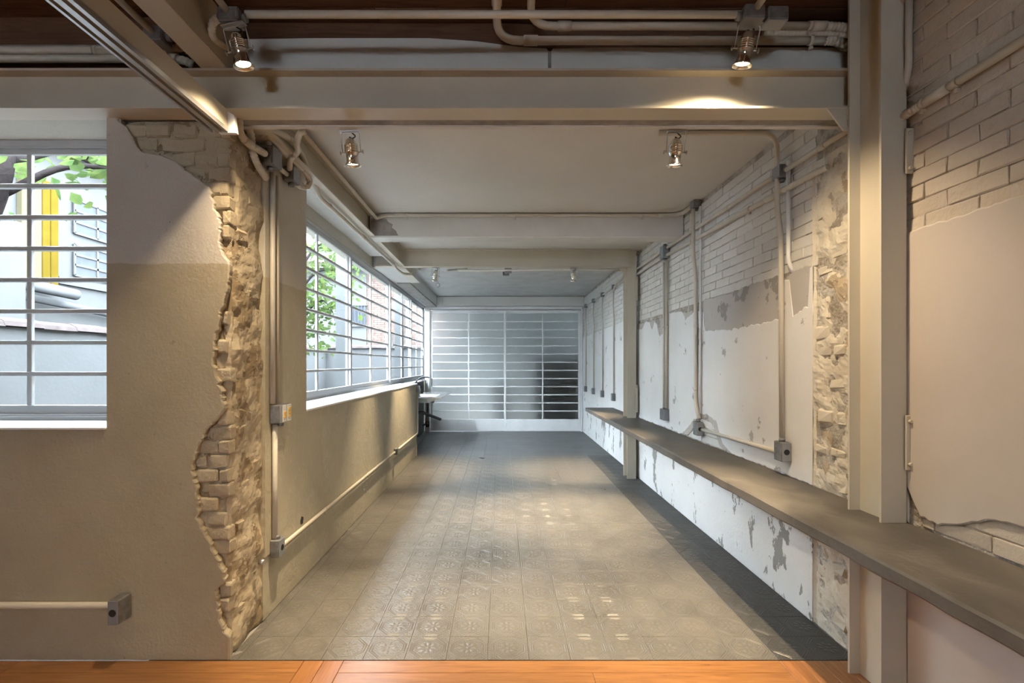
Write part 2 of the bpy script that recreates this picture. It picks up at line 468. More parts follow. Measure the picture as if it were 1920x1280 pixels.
# ---- front wall with the first window, its broken corner and pier
RAG = [(225, 220), (238, 236), (262, 250), (285, 262), (291, 300), (300, 328), (318, 345), (335, 372), (352, 392), (372, 398), (392, 404), (420, 414), (450, 411), (472, 416),
       (497, 432), (520, 428), (548, 425), (580, 414), (612, 408), (640, 403), (682, 399), (710, 409), (735, 415), (765, 420), (782, 412), (800, 392), (822, 378),
       (845, 368), (870, 361), (905, 366), (935, 371), (975, 371), (1000, 384), (1022, 395), (1050, 408), (1075, 421), (1090, 420), (1105, 407), (1140, 409), (1165, 412), (1186, 424), (1196, 431), (1240, 431)]
KZ = YF / F
RAGZ = sorted([(CAMZ - (y - VY) * KZ, (x - VX) * KZ) for y, x in RAG])
def ragx(z):
    x = lerp(RAGZ, z)
    if .1 < z < 2.58 and x < XL - .004: x += .012 * nz(z, 3, 0, 26) + .010 * nz(z, 9, 0, 64) + .006 * nz(z, 2, 4, 130)
    return min(x, XL)
wf = MB()
WX0, WX1, WZ0, WZ1 = -3.45, -1.895, 1.105, 2.60
wf.box(-5.2, WX0, YF, WT, 0, 2.80); wf.box(WX0, WX1, YF, WT, 0, WZ0); wf.box(WX0, WX1, YF + .05, WT, WZ1 + .02, 2.80)
wf.box(WX1, -1.40, YF + .062, WT, 0, 2.80)
wf.box(WX1, WX1 + .06, YF + .012, WT, 0, 2.60)
wall_front = struct(wf.build('wall_front', 'dado_paint'))
# plaster skin of the pier, ragged along the corner
m = MB(); zs = []; z = 0.0
while z < 2.60: zs.append(z); z += .008
zs.append(2.60); th = .03
for z in zs:
    x = ragx(z); wob = .004 * nz(z, 1, 5, 6)
    m.v += [(WX1, YF, z), ((WX1 + x) / 2, YF, z), (x - .008, YF + wob * .3, z), (x, YF + .003, z), (x - .001, YF + .014 + wob, z), (x - .012, YF + th + .02, z)]
for i in range(len(zs) - 1):
    for k in range(5):
        a = i * 6 + k; m.f.append((a, a + 1, a + 7, a + 6)); m.s.append(False)
m.f.append(tuple(range(5, -1, -1))); m.s.append(False)
m.build('plaster', 'dado_paint', wall_front)
# rubble core that shows at the corner
m = MB(); ss = []; n1, n2 = 34, 26
prof = [(-1.80 + .485 * k / n1, YF + .038) for k in range(n1)] + [(-1.322, YF + .05 + (WT - YF - .05) * k / n2) for k in range(n2 + 1)]
nzr = 190
for j in range(nzr + 1):
    z = 2.6 * j / nzr
    for k, (x, y) in enumerate(prof):
        d = .75 * nz(x + y, z, 1, 6) + .26 * nz(x + y, z, 4, 17) + .12 * nz(x - y, z, 2, 46)
        if k < n1: m.v.append((x + .004 * nz(x, z, 0, 30), y - .020 * d + (.03 * max(0, (k - n1 + 6) / 6)), z))
        else:
            t = (k - n1) / n2; e = max(0, 1 - t * 5)
            m.v.append((x - .002 + .034 * d - .028 * e, y, z))
w_ = len(prof)
for j in range(nzr):
    for k in range(w_ - 1): m.f.append((j * w_ + k, j * w_ + k + 1, (j + 1) * w_ + k + 1, (j + 1) * w_ + k)); m.s.append(False)
m.build('rubble_core', 'rubble', wall_front)
# bricks in the broken corner
rng = random.Random(3)
BV = [MB().rbox(-.03, .03, -.109, .109, -.0305, .0305, .0035, .0026, rng).mesh('brick', 'white_brick') for _ in range(8)]
BVP = [MB().rbox(-.03, .03, -.109, .109, -.0305, .0305, .0035, .0026, rng).mesh('brick', 'pink_brick') for _ in range(6)]
BVF = [MB().rbox(-.109, .109, -.03, .03, -.0325, .0325, .008, .004, rng).mesh('brick', 'beige_brick') for _ in range(8)]
BVE = [MB().rbox(-.030, .030, -.055, .055, -.032, .032, .020, .006, rng).mesh('brick', 'rubble') for _ in range(6)]
for j in range(37):
    z = .035 + j * .07
    if z > 2.57: break
    off = .115 * (j % 2)
    for i in range(7):
        x = -1.90 + off * .5 + i * .118 + rng.uniform(-.012, .012)
        rx = ragx(z)
        a, b = max(x - .057, rx - .03), min(x + .057, XL - .012 - rng.uniform(0, .03))
        if b - a < .035 or z < .12 or rng.random() < .1: continue
        o = put('brick', rng.choice(BVF), ((a + b) / 2, YF + .060 + rng.uniform(-.004, .006), z), wall_front)
        o.scale = ((b - a) / .218, 1, rng.uniform(.96, 1.02)); o.rotation_euler = (0, rng.uniform(-.02, .02), rng.uniform(-.03, .03))
    if .12 < z < 2.5:
        y = YF + .075 + rng.uniform(0, .03)
        while y < WT - .05:
            L = rng.uniform(.07, .17)
            if y + L > WT - .01: break
            if rng.random() < .42:
                o = put('brick', rng.choice(BVE), (XL - .046 + rng.uniform(-.012, .008), y + L / 2, z + rng.uniform(-.008, .008)), wall_front)
                o.scale = (1, L / .11 * .92, rng.uniform(.9, 1.5)); o.rotation_euler = (rng.uniform(-.12, .12), rng.uniform(-.1, .1), rng.uniform(-.12, .12))
            y += L
# plaster and timber above the front beam
MB().prism([(-1.25, 2.80), (-1.25, 2.995), (-.9, 3.0), (-.35, 3.0), (-.12, 2.985), (.08, 2.958), (.22, 2.95), (.235, 2.925), (.25, 2.95), (.5, 2.955), (1.72, 2.955), (1.72, 2.80)], 1, 2.355, 2.47).build('plaster_band', 'soffit_white', wall_front)
MB().box(.226, .242, 2.350, 2.36, 2.80, 2.935).build('plaster_joint', 'raw_concrete', wall_front)
tb = struct(MB().box(-1.26, 1.75, 2.40, 2.60, 2.86, 3.12).box(-5.2, -1.26, 2.36, 2.60, 2.80, 3.12).build('trim_1', 'dark_wood'))
tl = MB(); tl.box(-5.2, -1.4, 2.335, 2.37, 2.925, 2.955); struct(tl.build('trim_2', 'raw_concrete'))

# ---- front room ceiling: dark boards
cf = struct(MB().box(-5.2, 1.9, -4.6, 2.62, 3.13, 3.25).build('ceiling_front', 'dark_wood'))
for k in range(8):
    y1 = 2.40 - k * .105
    for a, b in ((-5.2, -1.9), (-1.9, .3), (.3, 1.75)) if k % 2 else ((-5.2, -.6), (-.6, 1.75)):
        MB().rbox(a + .001, b - .001, y1 - .103, y1 - .002, 3.10 + .004 * rng.random(), 3.135, .003).build('board', 'dark_wood', cf)
m = MB()
for k in range(8, 70):
    y1 = 2.40 - k * .105
    if y1 < -4.5: break
    m.rbox(-5.2, 1.75, y1 - .103, y1 - .002, 3.102, 3.135, .003)
stuff(m.build('board_field', 'dark_wood', cf))

# ---- rest of the front room, behind and beside the camera
struct(MB().box(-5.4, -5.2, -4.6, WT, 0, 3.25).build('wall_far_left', 'dado_paint'))
bw = MB(); bw.box(-5.4, -1.6, -4.8, -4.6, 0, 3.25); bw.box(-.7, 1.95, -4.8, -4.6, 0, 3.25); bw.box(-1.6, -.7, -4.8, -4.6, 2.1, 3.25); bw.box(-1.6, -.7, -4.8, -4.6, 0, 1.4)
struct(bw.build('wall_back', 'dado_paint'))

# ---- left corridor wall
wl = MB()
wl.box(-1.70, XL - .012, WT, 3.25, 0, 2.73); wl.box(-1.70, XL - .012, 3.25, 7.5, 0, WZ0 - .012)
wl.box(-1.80, -1.63, 7.5, YB + .2, 0, 1.06); wl.box(-1.80, -1.66, WT, 7.5, 0, 1.06)
wl.box(-1.80, -1.60, WT, YB + .2, 2.625, 3.0)
wall_left = struct(wl.build('wall_left', 'left_plaster'))
# plaster coat ending above the pipe
m = MB()
m.box(XL - .0125, XL, WT + .002, 3.25, .35, 2.60); m.box(XL - .0125, XL, 3.25, 7.5, .35, WZ0 - .003)
m.box(-1.69, XL - .0005, 3.249, 3.2505, WZ0, 2.60); m.box(-1.69, XL, 7.4995, 7.502, 0, WZ0 - .003)
m.build('plaster', 'left_plaster', wall_left)
MB().box(-1.632, -1.626, 7.502, YB - .02, 0, 1.058).build('cement_panel', 'sink_wall', wall_left)
MB().box(-1.632, -1.60, 7.502, YB - .02, 1.058, 1.075).build('cement_ledge', 'soffit_white', wall_left)

# ---- corridor ceiling
ceil = struct(MB().box(-1.66, 1.80, 2.43, YB + .3, CZ, 3.0).build('ceiling', 'ceiling_white'))
MB().box(-1.345, 1.715, 6.08, 10.0, CZ - .012, CZ).build('rough_coat', 'ceiling_rough', ceil)
m = MB(); m.box(-1.62, -1.32, WT, 5.93, 2.735, CZ); m.build('soffit', 'soffit_white', ceil)
m = MB(); m.box(-1.62, -1.34, 6.06, YB, 2.625, CZ); m.build('soffit', 'soffit_white', ceil)

# ---- right wall: masonry, bricks, plaster skins
mw = MB().box(XR + .016, XR + .25, -4.6, YB + .3, 0, 3.25)
wall_right = struct(mw.build('wall_right', 'mortar'))
nb = 0; many = MB(); manyp = MB()
def rbrick(y, z, L, front):
    global nb
    d = rng.uniform(-.002, .003)
    o = put('brick', rng.choice(BVP if front else BV), (XR + .010 + .03 + d, y, z), wall_right)
    o.scale = (1, L / .218, rng.uniform(.97, 1.02)); o.rotation_euler = (rng.uniform(-.012, .012), 0, rng.uniform(-.012, .012)); nb += 1
def bricks(ya, yb, za, zb, front=False, single=True, mb=None):
    j = 0; z = za + .031
    while z < zb - .02:
        y = ya - (.115 if j % 2 else 0) + rng.uniform(-.01, .01)
        while y < yb:
            a, b = max(y + .002, ya), min(y + .2245, yb)
            if b - a > .03:
                if single: rbrick((a + b) / 2, z, b - a, front)
                else:
                    d = rng.uniform(-.002, .003); mb.rbox(XR + .010 + d, XR + .05, a, b, z - .0305, z + .0305, .003, .0015, rng)
            y += .2265
        z += .0645 + rng.uniform(-.001, .001); j += 1
bricks(1.30, 2.30, 1.965, 3.09, True)
bricks(2.64, 5.95, 1.955, 2.82)
bricks(.80, 1.98, .755, .90, True); bricks(3.72, 4.50, .755, .98)
bricks(5.95, YB + .1, 1.955, 2.82, False, False, many)
bricks(-4.5, 1.30, 1.965, 3.09, True, False, manyp)
stuff(many.build('brick_field', 'white_brick', wall_right)); stuff(manyp.build('brick_field', 'pink_brick', wall_right))
def skin(name, mat, ya, yb, bot, top, face, step=.02, rag=.012, back=.03):
    n = int((yb - ya) / step) + 1; m = MB(); N = 5
    for i in range(n + 1):
        y = min(ya + i * step, yb)
        b = bot(y) if callable(bot) else bot; t = top(y) if callable(top) else top
        rb = rag * (nz(y, 2, 1, 17) + .6 * nz(y, 5, 2, 45)) if callable(bot) else 0
        rt = rag * (nz(y, 7, 3, 17) + .6 * nz(y, 1, 8, 45)) if callable(top) else 0
        b += rb; t += rt
        w = .0015 * nz(y, b, 3, 4)
        m.v += [(face + back, y, b), (face + .004, y, b), (face + w, y, b + .006), (face + w, y, t - .006), (face + .004, y, t), (face + back, y, t)]
    for i in range(n):
        for k in range(N):
            a = i * 6 + k; m.f.append((a, a + 6, a + 7, a + 1)); m.s.append(False)
    for i in (0, n): m.f.append(tuple(i * 6 + k for k in (range(6) if i == 0 else range(5, -1, -1)))); m.s.append(False)
    o = m.build(name, mat, wall_right); fixnormals(o); return o
# front room part
skin('plaster', 'pink_plaster', -4.5, 2.045, lambda y: lerp([(.9, .88), (1.3, .90), (1.55, .885), (1.7, .875), (1.85, .80), (1.98, .79), (2.04, .90)], y), lambda y: 1.975, XR)
skin('plaster', 'pink_plaster', -4.5, 2.30, 0.0, .70, XR)
skin('plaster', 'cream_rubble', 2.05, 2.40, .75, 2.0, XR + .008)
# corridor part
skin('grey_render', 'grey_render', 2.665, 6.10, lambda y: lerp([(3.7, .745), (3.82, .78), (3.92, .92), (4.05, .965), (4.2, .94), (4.32, .85), (4.46, .76), (6.1, .745)], y), lambda y: lerp([(2.7, 1.97), (3.4, 1.965), (3.6, 1.95), (4.1, 1.965), (4.15, 1.90), (5.9, 1.92)], y), XR + .004)
def wtop(y): return lerp([(2.66, 1.965), (2.695, 1.96), (2.70, 1.74), (2.76, 1.73), (2.85, 1.70), (2.88, 1.92), (2.975, 1.93), (2.98, 1.695), (3.3, 1.685), (3.6, 1.675), (4.08, 1.70), (4.1, 1.86), (4.3, 1.88),
                                  (4.5, 1.84), (4.6, 1.92), (4.95, 1.94), (5.08, 1.76), (5.25, 1.72), (5.34, 1.86), (5.42, 1.90), (5.5, 1.80), (5.58, 1.90), (5.75, 1.93), (5.9, 1.84), (6.1, 1.86)], y)
skin('plaster', 'white_plaster', 2.665, 6.10, lambda y: lerp([(3.6, .752), (3.75, .80), (3.86, .96), (4.05, 1.0), (4.2, .98), (4.34, .90), (4.5, .80), (4.6, .755), (6.1, .755)], y), wtop, XR, rag=.018)
skin('plaster', 'low_plaster', 2.665, YB + .1, 0.0, .70, XR)
skin('plaster', 'white_plaster', 6.10, YB + .1, .70, lambda y: lerp([(6.1, 2.03), (10.2, 1.97)], y), XR)
# rubble strip beside the column
m = MB(); n1, nzr = 18, 170
for j in range(nzr + 1):
    z = 2.52 * j / nzr
    for k in range(n1 + 1):
        y = 2.38 + .285 * k / n1 + .008 * nz(z, 4, 0, 9) * (k == n1)
        d = .6 * nz(y, z, 1, 7) + .3 * nz(y, z, 4, 18) + .14 * nz(y, z, 2, 48)
        m.v.append((XR + (.012 + .034 * d if k < n1 else .002), y + (.004 if k == n1 else 0), z))
for j in range(nzr):
    for k in range(n1): a = j * (n1 + 1) + k; m.f.append((a, a + n1 + 1, a + n1 + 2, a + 1)); m.s.append(False)
o = m.build('rubble_strip', 'cream_rubble', wall_right)
BVR = [MB().rbox(-.03, .03, -.075, .075, -.045, .045, .022, .006, rng).mesh('stone', 'cream_rubble') for _ in range(6)]
z = .06
while z < 2.5:
    h = rng.uniform(.06, .12); y = 2.40
    while y < 2.64:
        L = rng.uniform(.09, .17)
        if y + L > 2.665: L = 2.665 - y
        if L > .05 and rng.random() < .38:
            o = put('stone', rng.choice(BVR), (XR + .034 + rng.uniform(-.004, .010), y + L / 2, z + h / 2), wall_right)
            o.scale = (1, L / .15 * .93, h / .09 * .9); o.rotation_euler = (rng.uniform(-.1, .1), 0, rng.uniform(-.1, .1))
        y += L
    z += h

# ---- far partition with the sliding door
db = MB(); db.box(-1.80, 1.80, YB - .05, YB + .25, BZ, 3.0); struct(db.build('wall_far', 'ceiling_white'))

# ================================================================== WINDOWS
def window(name, along, plane, a0, a1, z0, z1, sashes, out):
    """along: 0 = sashes run along X at Y=plane, 1 = along Y at X=plane; out = sign of the outward direction"""
    def bx(mb, s0, s1, d0, d1, h0, h1):
        d0, d1 = sorted((plane + out * d0, plane + out * d1))
        return mb.rbox(s0, s1, d0, d1, h0, h1, .002) if along == 0 else mb.rbox(d0, d1, s0, s1, h0, h1, .002)
    c = (a0 + a1) / 2
    root = struct(empty(name, (c, plane, z0) if along == 0 else (plane, c, z0)))
    f = MB(); bx(f, a0, a1, -.03, .05, z0, z0 + .022); bx(f, a0, a1, -.03, .05, z1 - .03, z1)
    bx(f, a0, a0 + .03, -.02, .05, z0, z1); bx(f, a1 - .03, a1, -.02, .05, z0, z1)
    for d in (-.022, 0.0, .022): bx(f, a0, a1, d - .003, d + .003, z0 + .02, z0 + .034); bx(f, a0, a1, d - .003, d + .003, z1 - .042, z1 - .028)
    f.build('frame', 'window_paint', root)
    for k, (s0, s1, off) in enumerate(sashes):
        h0, h1 = z0 + .03, z1 - .035
        s = MB(); sw = .042
        bx(s, s0, s0 + sw, off - .012, off + .012, h0, h1); bx(s, s1 - sw, s1, off - .012, off + .012, h0, h1)
        bx(s, s0, s1, off - .0119, off + .0119, h0, h0 + .05); bx(s, s0, s1, off - .0119, off + .0119, h1 - .035, h1)
        so = s.build('sash', 'window_paint', root)
        i0, i1, g0, g1 = s0 + sw, s1 - sw, h0 + .05, h1 - .035; mid = (i0 + i1) / 2; ph = (g1 - g0) / 8
        v = MB(); bx(v, mid - .013, mid + .013, off - .010, off + .010, g0, g1); v.build('muntin', 'window_paint', so)
        for r in range(1, 8):
            v = MB(); zz = g0 + r * ph; bx(v, i0, i1, off - .014, off + .014, zz - .0115, zz + .0115); v.build('muntin', 'window_paint', so)
        for r in range(8):
            for (p0, p1) in ((i0, mid), (mid, i1)):
                v = MB(); d0, d1 = sorted((plane + out * (off - .002), plane + out * (off + .002)))
                h_0, h_1 = g0 + r * ph, g0 + (r + 1) * ph
                (v.box(p0, p1, d0, d1, h_0, h_1) if along == 0 else v.box(d0, d1, p0, p1, h_0, h_1))
                v.build('pane', 'window_glass', so)
        if along == 1 and k == 2:
            v = MB(); bx(v, s0 + .012, s0 + .028, off - .045, off - .012, 1.66, 1.86); v.build('handle', 'pipe_grey', so)
        if along == 1 and k == 3:
            v = MB(); bx(v, s1 - .03, s1 - .012, off - .03, off - .012, 1.60, 1.75); v.build('handle', 'white_paint', so)
    return root
w1 = window('window_1', 0, 2.63, WX0, -1.66, WZ0 + .012, 2.62, [(WX0 + .03, -1.68, 0.0)], 1)
MB().rbox(WX0, WX1 - .001, YF - .012, 2.60, WZ0, WZ0 + .012, .003).build('window_sill', 'white_paint', w1)
w2 = window('window_2', 1, -1.635, 3.25, YB - .02, WZ0 + .005, 2.625, [(3.28, 5.22, -.018), (5.18, 7.07, .016), (7.03, 8.70, -.018), (8.66, YB - .05, .016)], -1)
MB().rbox(-1.605, XL + .008, 3.251, 7.508, WZ0 - .003, WZ0 + .012, .003).build('window_sill', 'white_paint', w2)

# ---- sliding door
door = struct(empty('door_1', (0, YB, 0)))
m = MB(); m.rbox(-1.60, -1.50, YB - .07, YB + .05, 0, BZ, .003); m.rbox(1.665, 1.70, YB - .07, YB + .05, 0, BZ, .003)
m.rbox(-1.50, 1.665, YB - .075, YB + .05, BZ - .055, BZ, .003); m.build('frame', 'white_paint', door)
MB().rbox(-1.50, 1.665, YB - .078, YB - .05, BZ - .072, BZ - .058, .001).build('track', 'pipe_grey', door)
for s0, s1, mid, oy in ((-1.490, .10, -.687, .0), (.055, 1.662, .867, -.032)):
    y0, y1 = YB + oy - .012, YB + oy + .014; H1 = BZ - .075
    s = MB(); s.rbox(s0, s0 + .045, y0, y1, .01, H1, .003); s.rbox(s1 - .045, s1, y0, y1, .01, H1, .003); s.rbox(s0 + .045, s1 - .045, y0, y1, H1 - .06, H1, .003)
    so = s.build('door_sash', 'white_paint', door)
    MB().rbox(s0 + .045, s1 - .045, y0 - .001, y1, .01, .26, .003).build('kick_panel', 'white_paint', so)
    g0, g1 = .26, H1 - .06; ph = (g1 - g0) / 13; i0, i1 = s0 + .045, s1 - .045
    MB().rbox(mid - .013, mid + .013, y0, y1, g0, g1, .002).build('muntin', 'white_paint', so)
    for r in range(1, 13): MB().rbox(i0, i1, y0 + .001, y1, g0 + r * ph - .011, g0 + r * ph + .011, .002).build('muntin', 'white_paint', so)
    for r in range(13):
        for p0, p1 in ((i0, mid), (mid, i1)):
            MB().box(p0, p1, YB + oy - .002, YB + oy + .003, g0 + r * ph, g0 + (r + 1) * ph).build('pane', 'textured_glass', so)
    if s0 < 0: MB().rbox(s0 + .012, s0 + .03, y0 - .02, y0, .95, 1.12, .003).build('handle', 'pipe_grey', so)
# room behind the door
m = MB(); m.box(-1.8, 2.2, 14.2, 14.4, 0, 3); m.box(2.0, 2.2, YB + .25, 14.2, 0, 3); m.box(-1.8, 2.2, YB + .25, 14.4, 2.85, 3.0); m.box(-1.8, -1.7, YB + .25, 14.2, 0, .9)
struct(m.build('wall_storeroom', 'store_wall'))
struct(MB().box(-1.8, 2.2, YB + .15, 14.4, -.14, -.01).build('floor_storeroom', 'screed'))
cb = empty('storage_cabinet', (1.35, 11.3, 0))
MB().rbox(.75, 1.95, 11.0, 11.6, .0, 1.55, .01).build('body', 'store_dark', cb)
for a in (.77, 1.36): MB().rbox(a, a + .57, 10.98, 11.0, .06, 1.50, .006).build('door', 'store_dark', cb)
tag(cb, 'dark shape of a cabinet blurred behind the right door leaf', 'cabinet')
m = MB().lathe([(0, 0), (.19, 0), (.21, .3), (.24, .85), (.27, .9), (.25, .95), (.12, 1.0), (.02, 1.03), (0, 1.03)], (-.06, 11.0, -.01), 24)
tag(m.build('waste_bin', 'store_pale'), 'pale rounded shape standing blurred behind the meeting door stiles', 'bin')

# ================================================================== BEAMS AND COLUMNS
def ibeam(along, c0, c1, zb, zt, ctr, wd, tf=.011, tw=.008):
    m = MB(); h = wd / 2
    def b(d0, d1, z0, z1): m.box(c0, c1, ctr + d0, ctr + d1, z0, z1) if along == 0 else m.box(ctr + d0, ctr + d1, c0, c1, z0, z1)
    b(-h, h, zb, zb + tf); b(-h, h, zt - tf, zt); b(-tw / 2, tw / 2, zb + tf, zt - tf); return m
tag(ibeam(0, -5.2, 1.70, 2.60, 2.785, 2.295, .11).build('steel_beam', 'cream_paint'), 'long cream steel beam crossing the room above the opening, nearest the camera', 'beam')
struct(MB().box(-1.30, 1.715, 2.352, 2.405, 2.603, 2.80).build('trim_3', 'raw_concrete'))
struct(MB().box(-1.30, 1.715, 2.405, 2.435, 2.596, 2.84).build('trim_4', 'soffit_white'))
tag(ibeam(0, -1.55, 1.60, BZ, CZ - .004, 5.995, .10).build('steel_beam', 'cream_paint'), 'grey-white steel beam running to the far slim column', 'beam')
tag(ibeam(1, 2.44, 5.94, BZ + .005, CZ - .002, -1.255, .13).build('steel_beam', 'cream_paint'), 'steel beam running along the ceiling above the long corridor window', 'beam')
tag(ibeam(1, 6.05, 7.2, BZ + .005, CZ - .014, -1.27, .13).build('steel_beam', 'cream_paint'), 'short steel beam stub behind the far crossbeam, above the window', 'beam')
m = MB(); m.rbox(-1.24, 1.715, 4.56, 4.74, BZ - .008, CZ, .008); cbm = m.build('concrete_beam', 'soffit_white')
tag(cbm, 'thick painted concrete crossbeam with a conduit along its top edge', 'beam')
MB().prism([(-1.236, CZ - .045), (-1.08, CZ - .05), (-1.06, CZ - .08), (-1.02, CZ - .10), (-1.03, CZ - .13), (-.99, CZ - .16), (-.97, BZ + .01), (-1.236, BZ + .01)], 1, 4.556, 4.5605).build('bare_patch', 'raw_concrete', cbm)
m = MB(); m.rbox(-1.55, -1.35, 7.2, YB - .05, BZ - .01, CZ - .012, .006)
tag(m.build('concrete_beam', 'raw_concrete'), 'raw grey concrete beam above the window beside the sink', 'beam')
tag(MB().rbox(-1.36, 1.715, YB - .16, YB - .055, BZ + .01, CZ - .012, .004).build('header_beam', 'ceiling_white'), 'pale header beam directly above the sliding door', 'beam')
def column(name, x0, x1, yf, yb, z1, lab, plates):
    root = empty(name, (x0, yf, 0)); xm = (x0 + x1) / 2
    m = MB(); m.box(x0, x1, yf, yf + .011, 0, z1); m.box(xm - .004, xm + .004, yf + .011, yb - .011, 0, z1); m.box(x0, x1, yb - .011, yb, 0, z1)
    m.build('shaft', 'cream_paint', root)
    for zc, hh, y in plates:
        p = MB().rbox(x1 - .012, x1 + .022, y, y + .010, zc - hh, zc + hh, .002).build('wall_plate', 'cream_paint', root)
        for s in (-1, 1):
            MB().tube([(x1 + .002, y - .012, zc + s * hh * .78), (x1 + .002, y + .001, zc + s * hh * .78)], .0085, 6).build('bolt', 'cream_paint', p)
    tag(root, lab, 'column'); return root
c1 = column('steel_column', 1.597, 1.703, 2.04, 2.237, 3.10, 'tall cream steel column in the foreground rising through the bench', [(2.31, .095, 2.026), (1.09, .115, 2.026)])
m = MB().prism([(1.51, 2.60), (1.60, 2.60), (1.60, 2.50), (1.585, 2.50)], 1, 2.245, 2.255); m.build('gusset', 'cream_paint', c1)
c2 = column('steel_column', 1.555, 1.665, 6.00, 6.19, CZ - .004, 'slim far steel column standing behind the middle of the bench', [(.99, .17, 5.99), (2.35, .15, 5.99)])
MB().prism([(1.46, BZ), (1.555, BZ), (1.555, BZ - .09)], 1, 6.06, 6.07).build('gusset', 'cream_paint', c2)
# sliding track and upper beam, running toward the camera
tr = empty('sliding_track', (-1.25, 0, 2.47))
MB().rbox(-1.315, -1.243, -3.5, 2.205, 2.488, 2.575, .003).build('housing', 'cream_paint', tr)
m = MB()
for a, b in ((-1.318, -1.308), (-1.293, -1.271), (-1.254, -1.238)): m.box(a, b, -3.5, 2.20, 2.470, 2.489)
m.build('rail', 'aluminium', tr)
MB().prism([(-1.262, 2.578), (-1.215, 2.55), (-1.205, 2.47), (-1.285, 2.47)], 1, 2.206, 2.226).build('end_plate', 'white_paint', tr)
tag(tr, 'grooved aluminium sliding-door track under a cream steel channel, upper left', 'track')
tag(MB().rbox(-1.39, -1.268, -3.5, 2.30, 2.787, 3.02, .003).build('steel_beam', 'cream_paint'), 'steel beam pointing toward the camera, resting on the nearest crossbeam at upper left', 'beam')

# ================================================================== BENCH
m = MB(); n = 150; ya, yb = -1.0, 7.42
for i in range(n + 1):
    y = ya + (yb - ya) * i / n
    xf = 1.285 + .006 * nz(y, 3, 0, 1.3) + .003 * nz(y, 6, 1, 7); zt = .752 + .002 * nz(y, 1, 1, 3); zb = .694 + .006 * nz(y, 9, 2, 5)
    m.v += [(XR - .002, y, zb), (xf + .012, y, zb), (xf + .001, y, zb + .010), (xf, y, zt - .008), (xf + .008, y, zt), (XR - .002, y, zt)]
for i in range(n):
    for k in range(5): a = i * 6 + k; m.f.append((a, a + 1, a + 7, a + 6)); m.s.append(False)
m.f += [tuple(range(5, -1, -1)), tuple(n * 6 + k for k in range(6))]; m.s += [False, False]
bn = m.build('concrete_bench', 'bench_concrete'); fixnormals(bn)
tag(bn, 'long grey concrete bench slab running along the white right wall', 'bench')

# ================================================================== CONDUITS
def tube_between(mb, pts, r, flex=False, n=10):
    if not flex: return mb.tube(pts, r, n)
    q = resample(spline(pts, 10) if len(pts) > 2 else [Vector(p) for p in pts], .0042)
    return mb.tube(q, r, n, True, [r * (1.0 if (i // 2) % 2 else .90) for i in range(len(q))])
def conduit(label, pts, r=.013, bend=.07, flex=None, coup=(), clamps=(), mat='conduit_paint', clampdir=None, name='conduit'):
    """pts: rigid run (corner points, rounded); flex: list of curved ribbed ends; coup: points (with direction) for couplings"""
    allp = [Vector(p) for p in (pts or [])] + [Vector(p) for f in (flex or []) for p in f]
    root = empty(name, allp[0]); tag(root, label, 'pipe')
    if pts:
        m = MB(); m.tube(fillet(pts, bend), r, 12); m.build('tube', mat, root)
    for f in flex or []:
        m = MB(); tube_between(m, f, r * 1.12, True); m.build('flexible_end', mat, root)
    for a, b in coup: MB().tube([a, b], r * 1.22, 12).build('coupling', mat, root)
    for c, d in clamps:
        c = Vector(c); d = Vector(d)
        m = MB(); m.tube([c - d * .009, c + d * .009], r * 1.18, 12)
        u = clampdir or Vector((0, 0, -1)); q = c + u * (r * 1.9)
        m.rbox(q.x - .008, q.x + .008, q.y - .008, q.y + .008, q.z - .008, q.z + .008, .002); m.build('clamp', mat, root)
    return root
def jbox(label, c, size, face, hole=False, hubs=(), cat='junction box', name='junction_box', lidmat='lid_grey'):
    """cast box; face = axis direction of its cover; hubs = directions of conduit hubs"""
    c = Vector(c); hx, hy, hz = (s / 2 for s in size); root = empty(name, c); tag(root, label, cat)
    MB().rbox(c.x - hx, c.x + hx, c.y - hy, c.y + hy, c.z - hz, c.z + hz, .005).build('body', 'cast_grey', root)
    f = Vector(face); h = Vector((hx, hy, hz)); d = abs(f.dot(h)); t = .005
    a0 = [c[k] - (h[k] - .002) for k in range(3)]; a1 = [c[k] + (h[k] - .002) for k in range(3)]
    ax = [i for i in range(3) if abs(f[i]) > .5][0]
    a0[ax], a1[ax] = sorted((c[ax] + f[ax] * d, c[ax] + f[ax] * (d + t)))
    lid = MB().rbox(a0[0], a1[0], a0[1], a1[1], a0[2], a1[2], .0015).build('cover', lidmat, root)
    if hole:
        p0 = c + f * (d + t - .001); p1 = c + f * (d + t + .0012)
        m = MB(); m.tube([p0, p1], .017, 14); m.build('outlet_hole', 'hole_black', lid)
    for hd in hubs:
        v = Vector(hd); p = c + Vector([v[k] * h[k] for k in range(3)])
        MB().tube([p - v * .002, p + v * .020], .018, 12).build('hub', 'cast_grey', root)
    return root
V = Vector
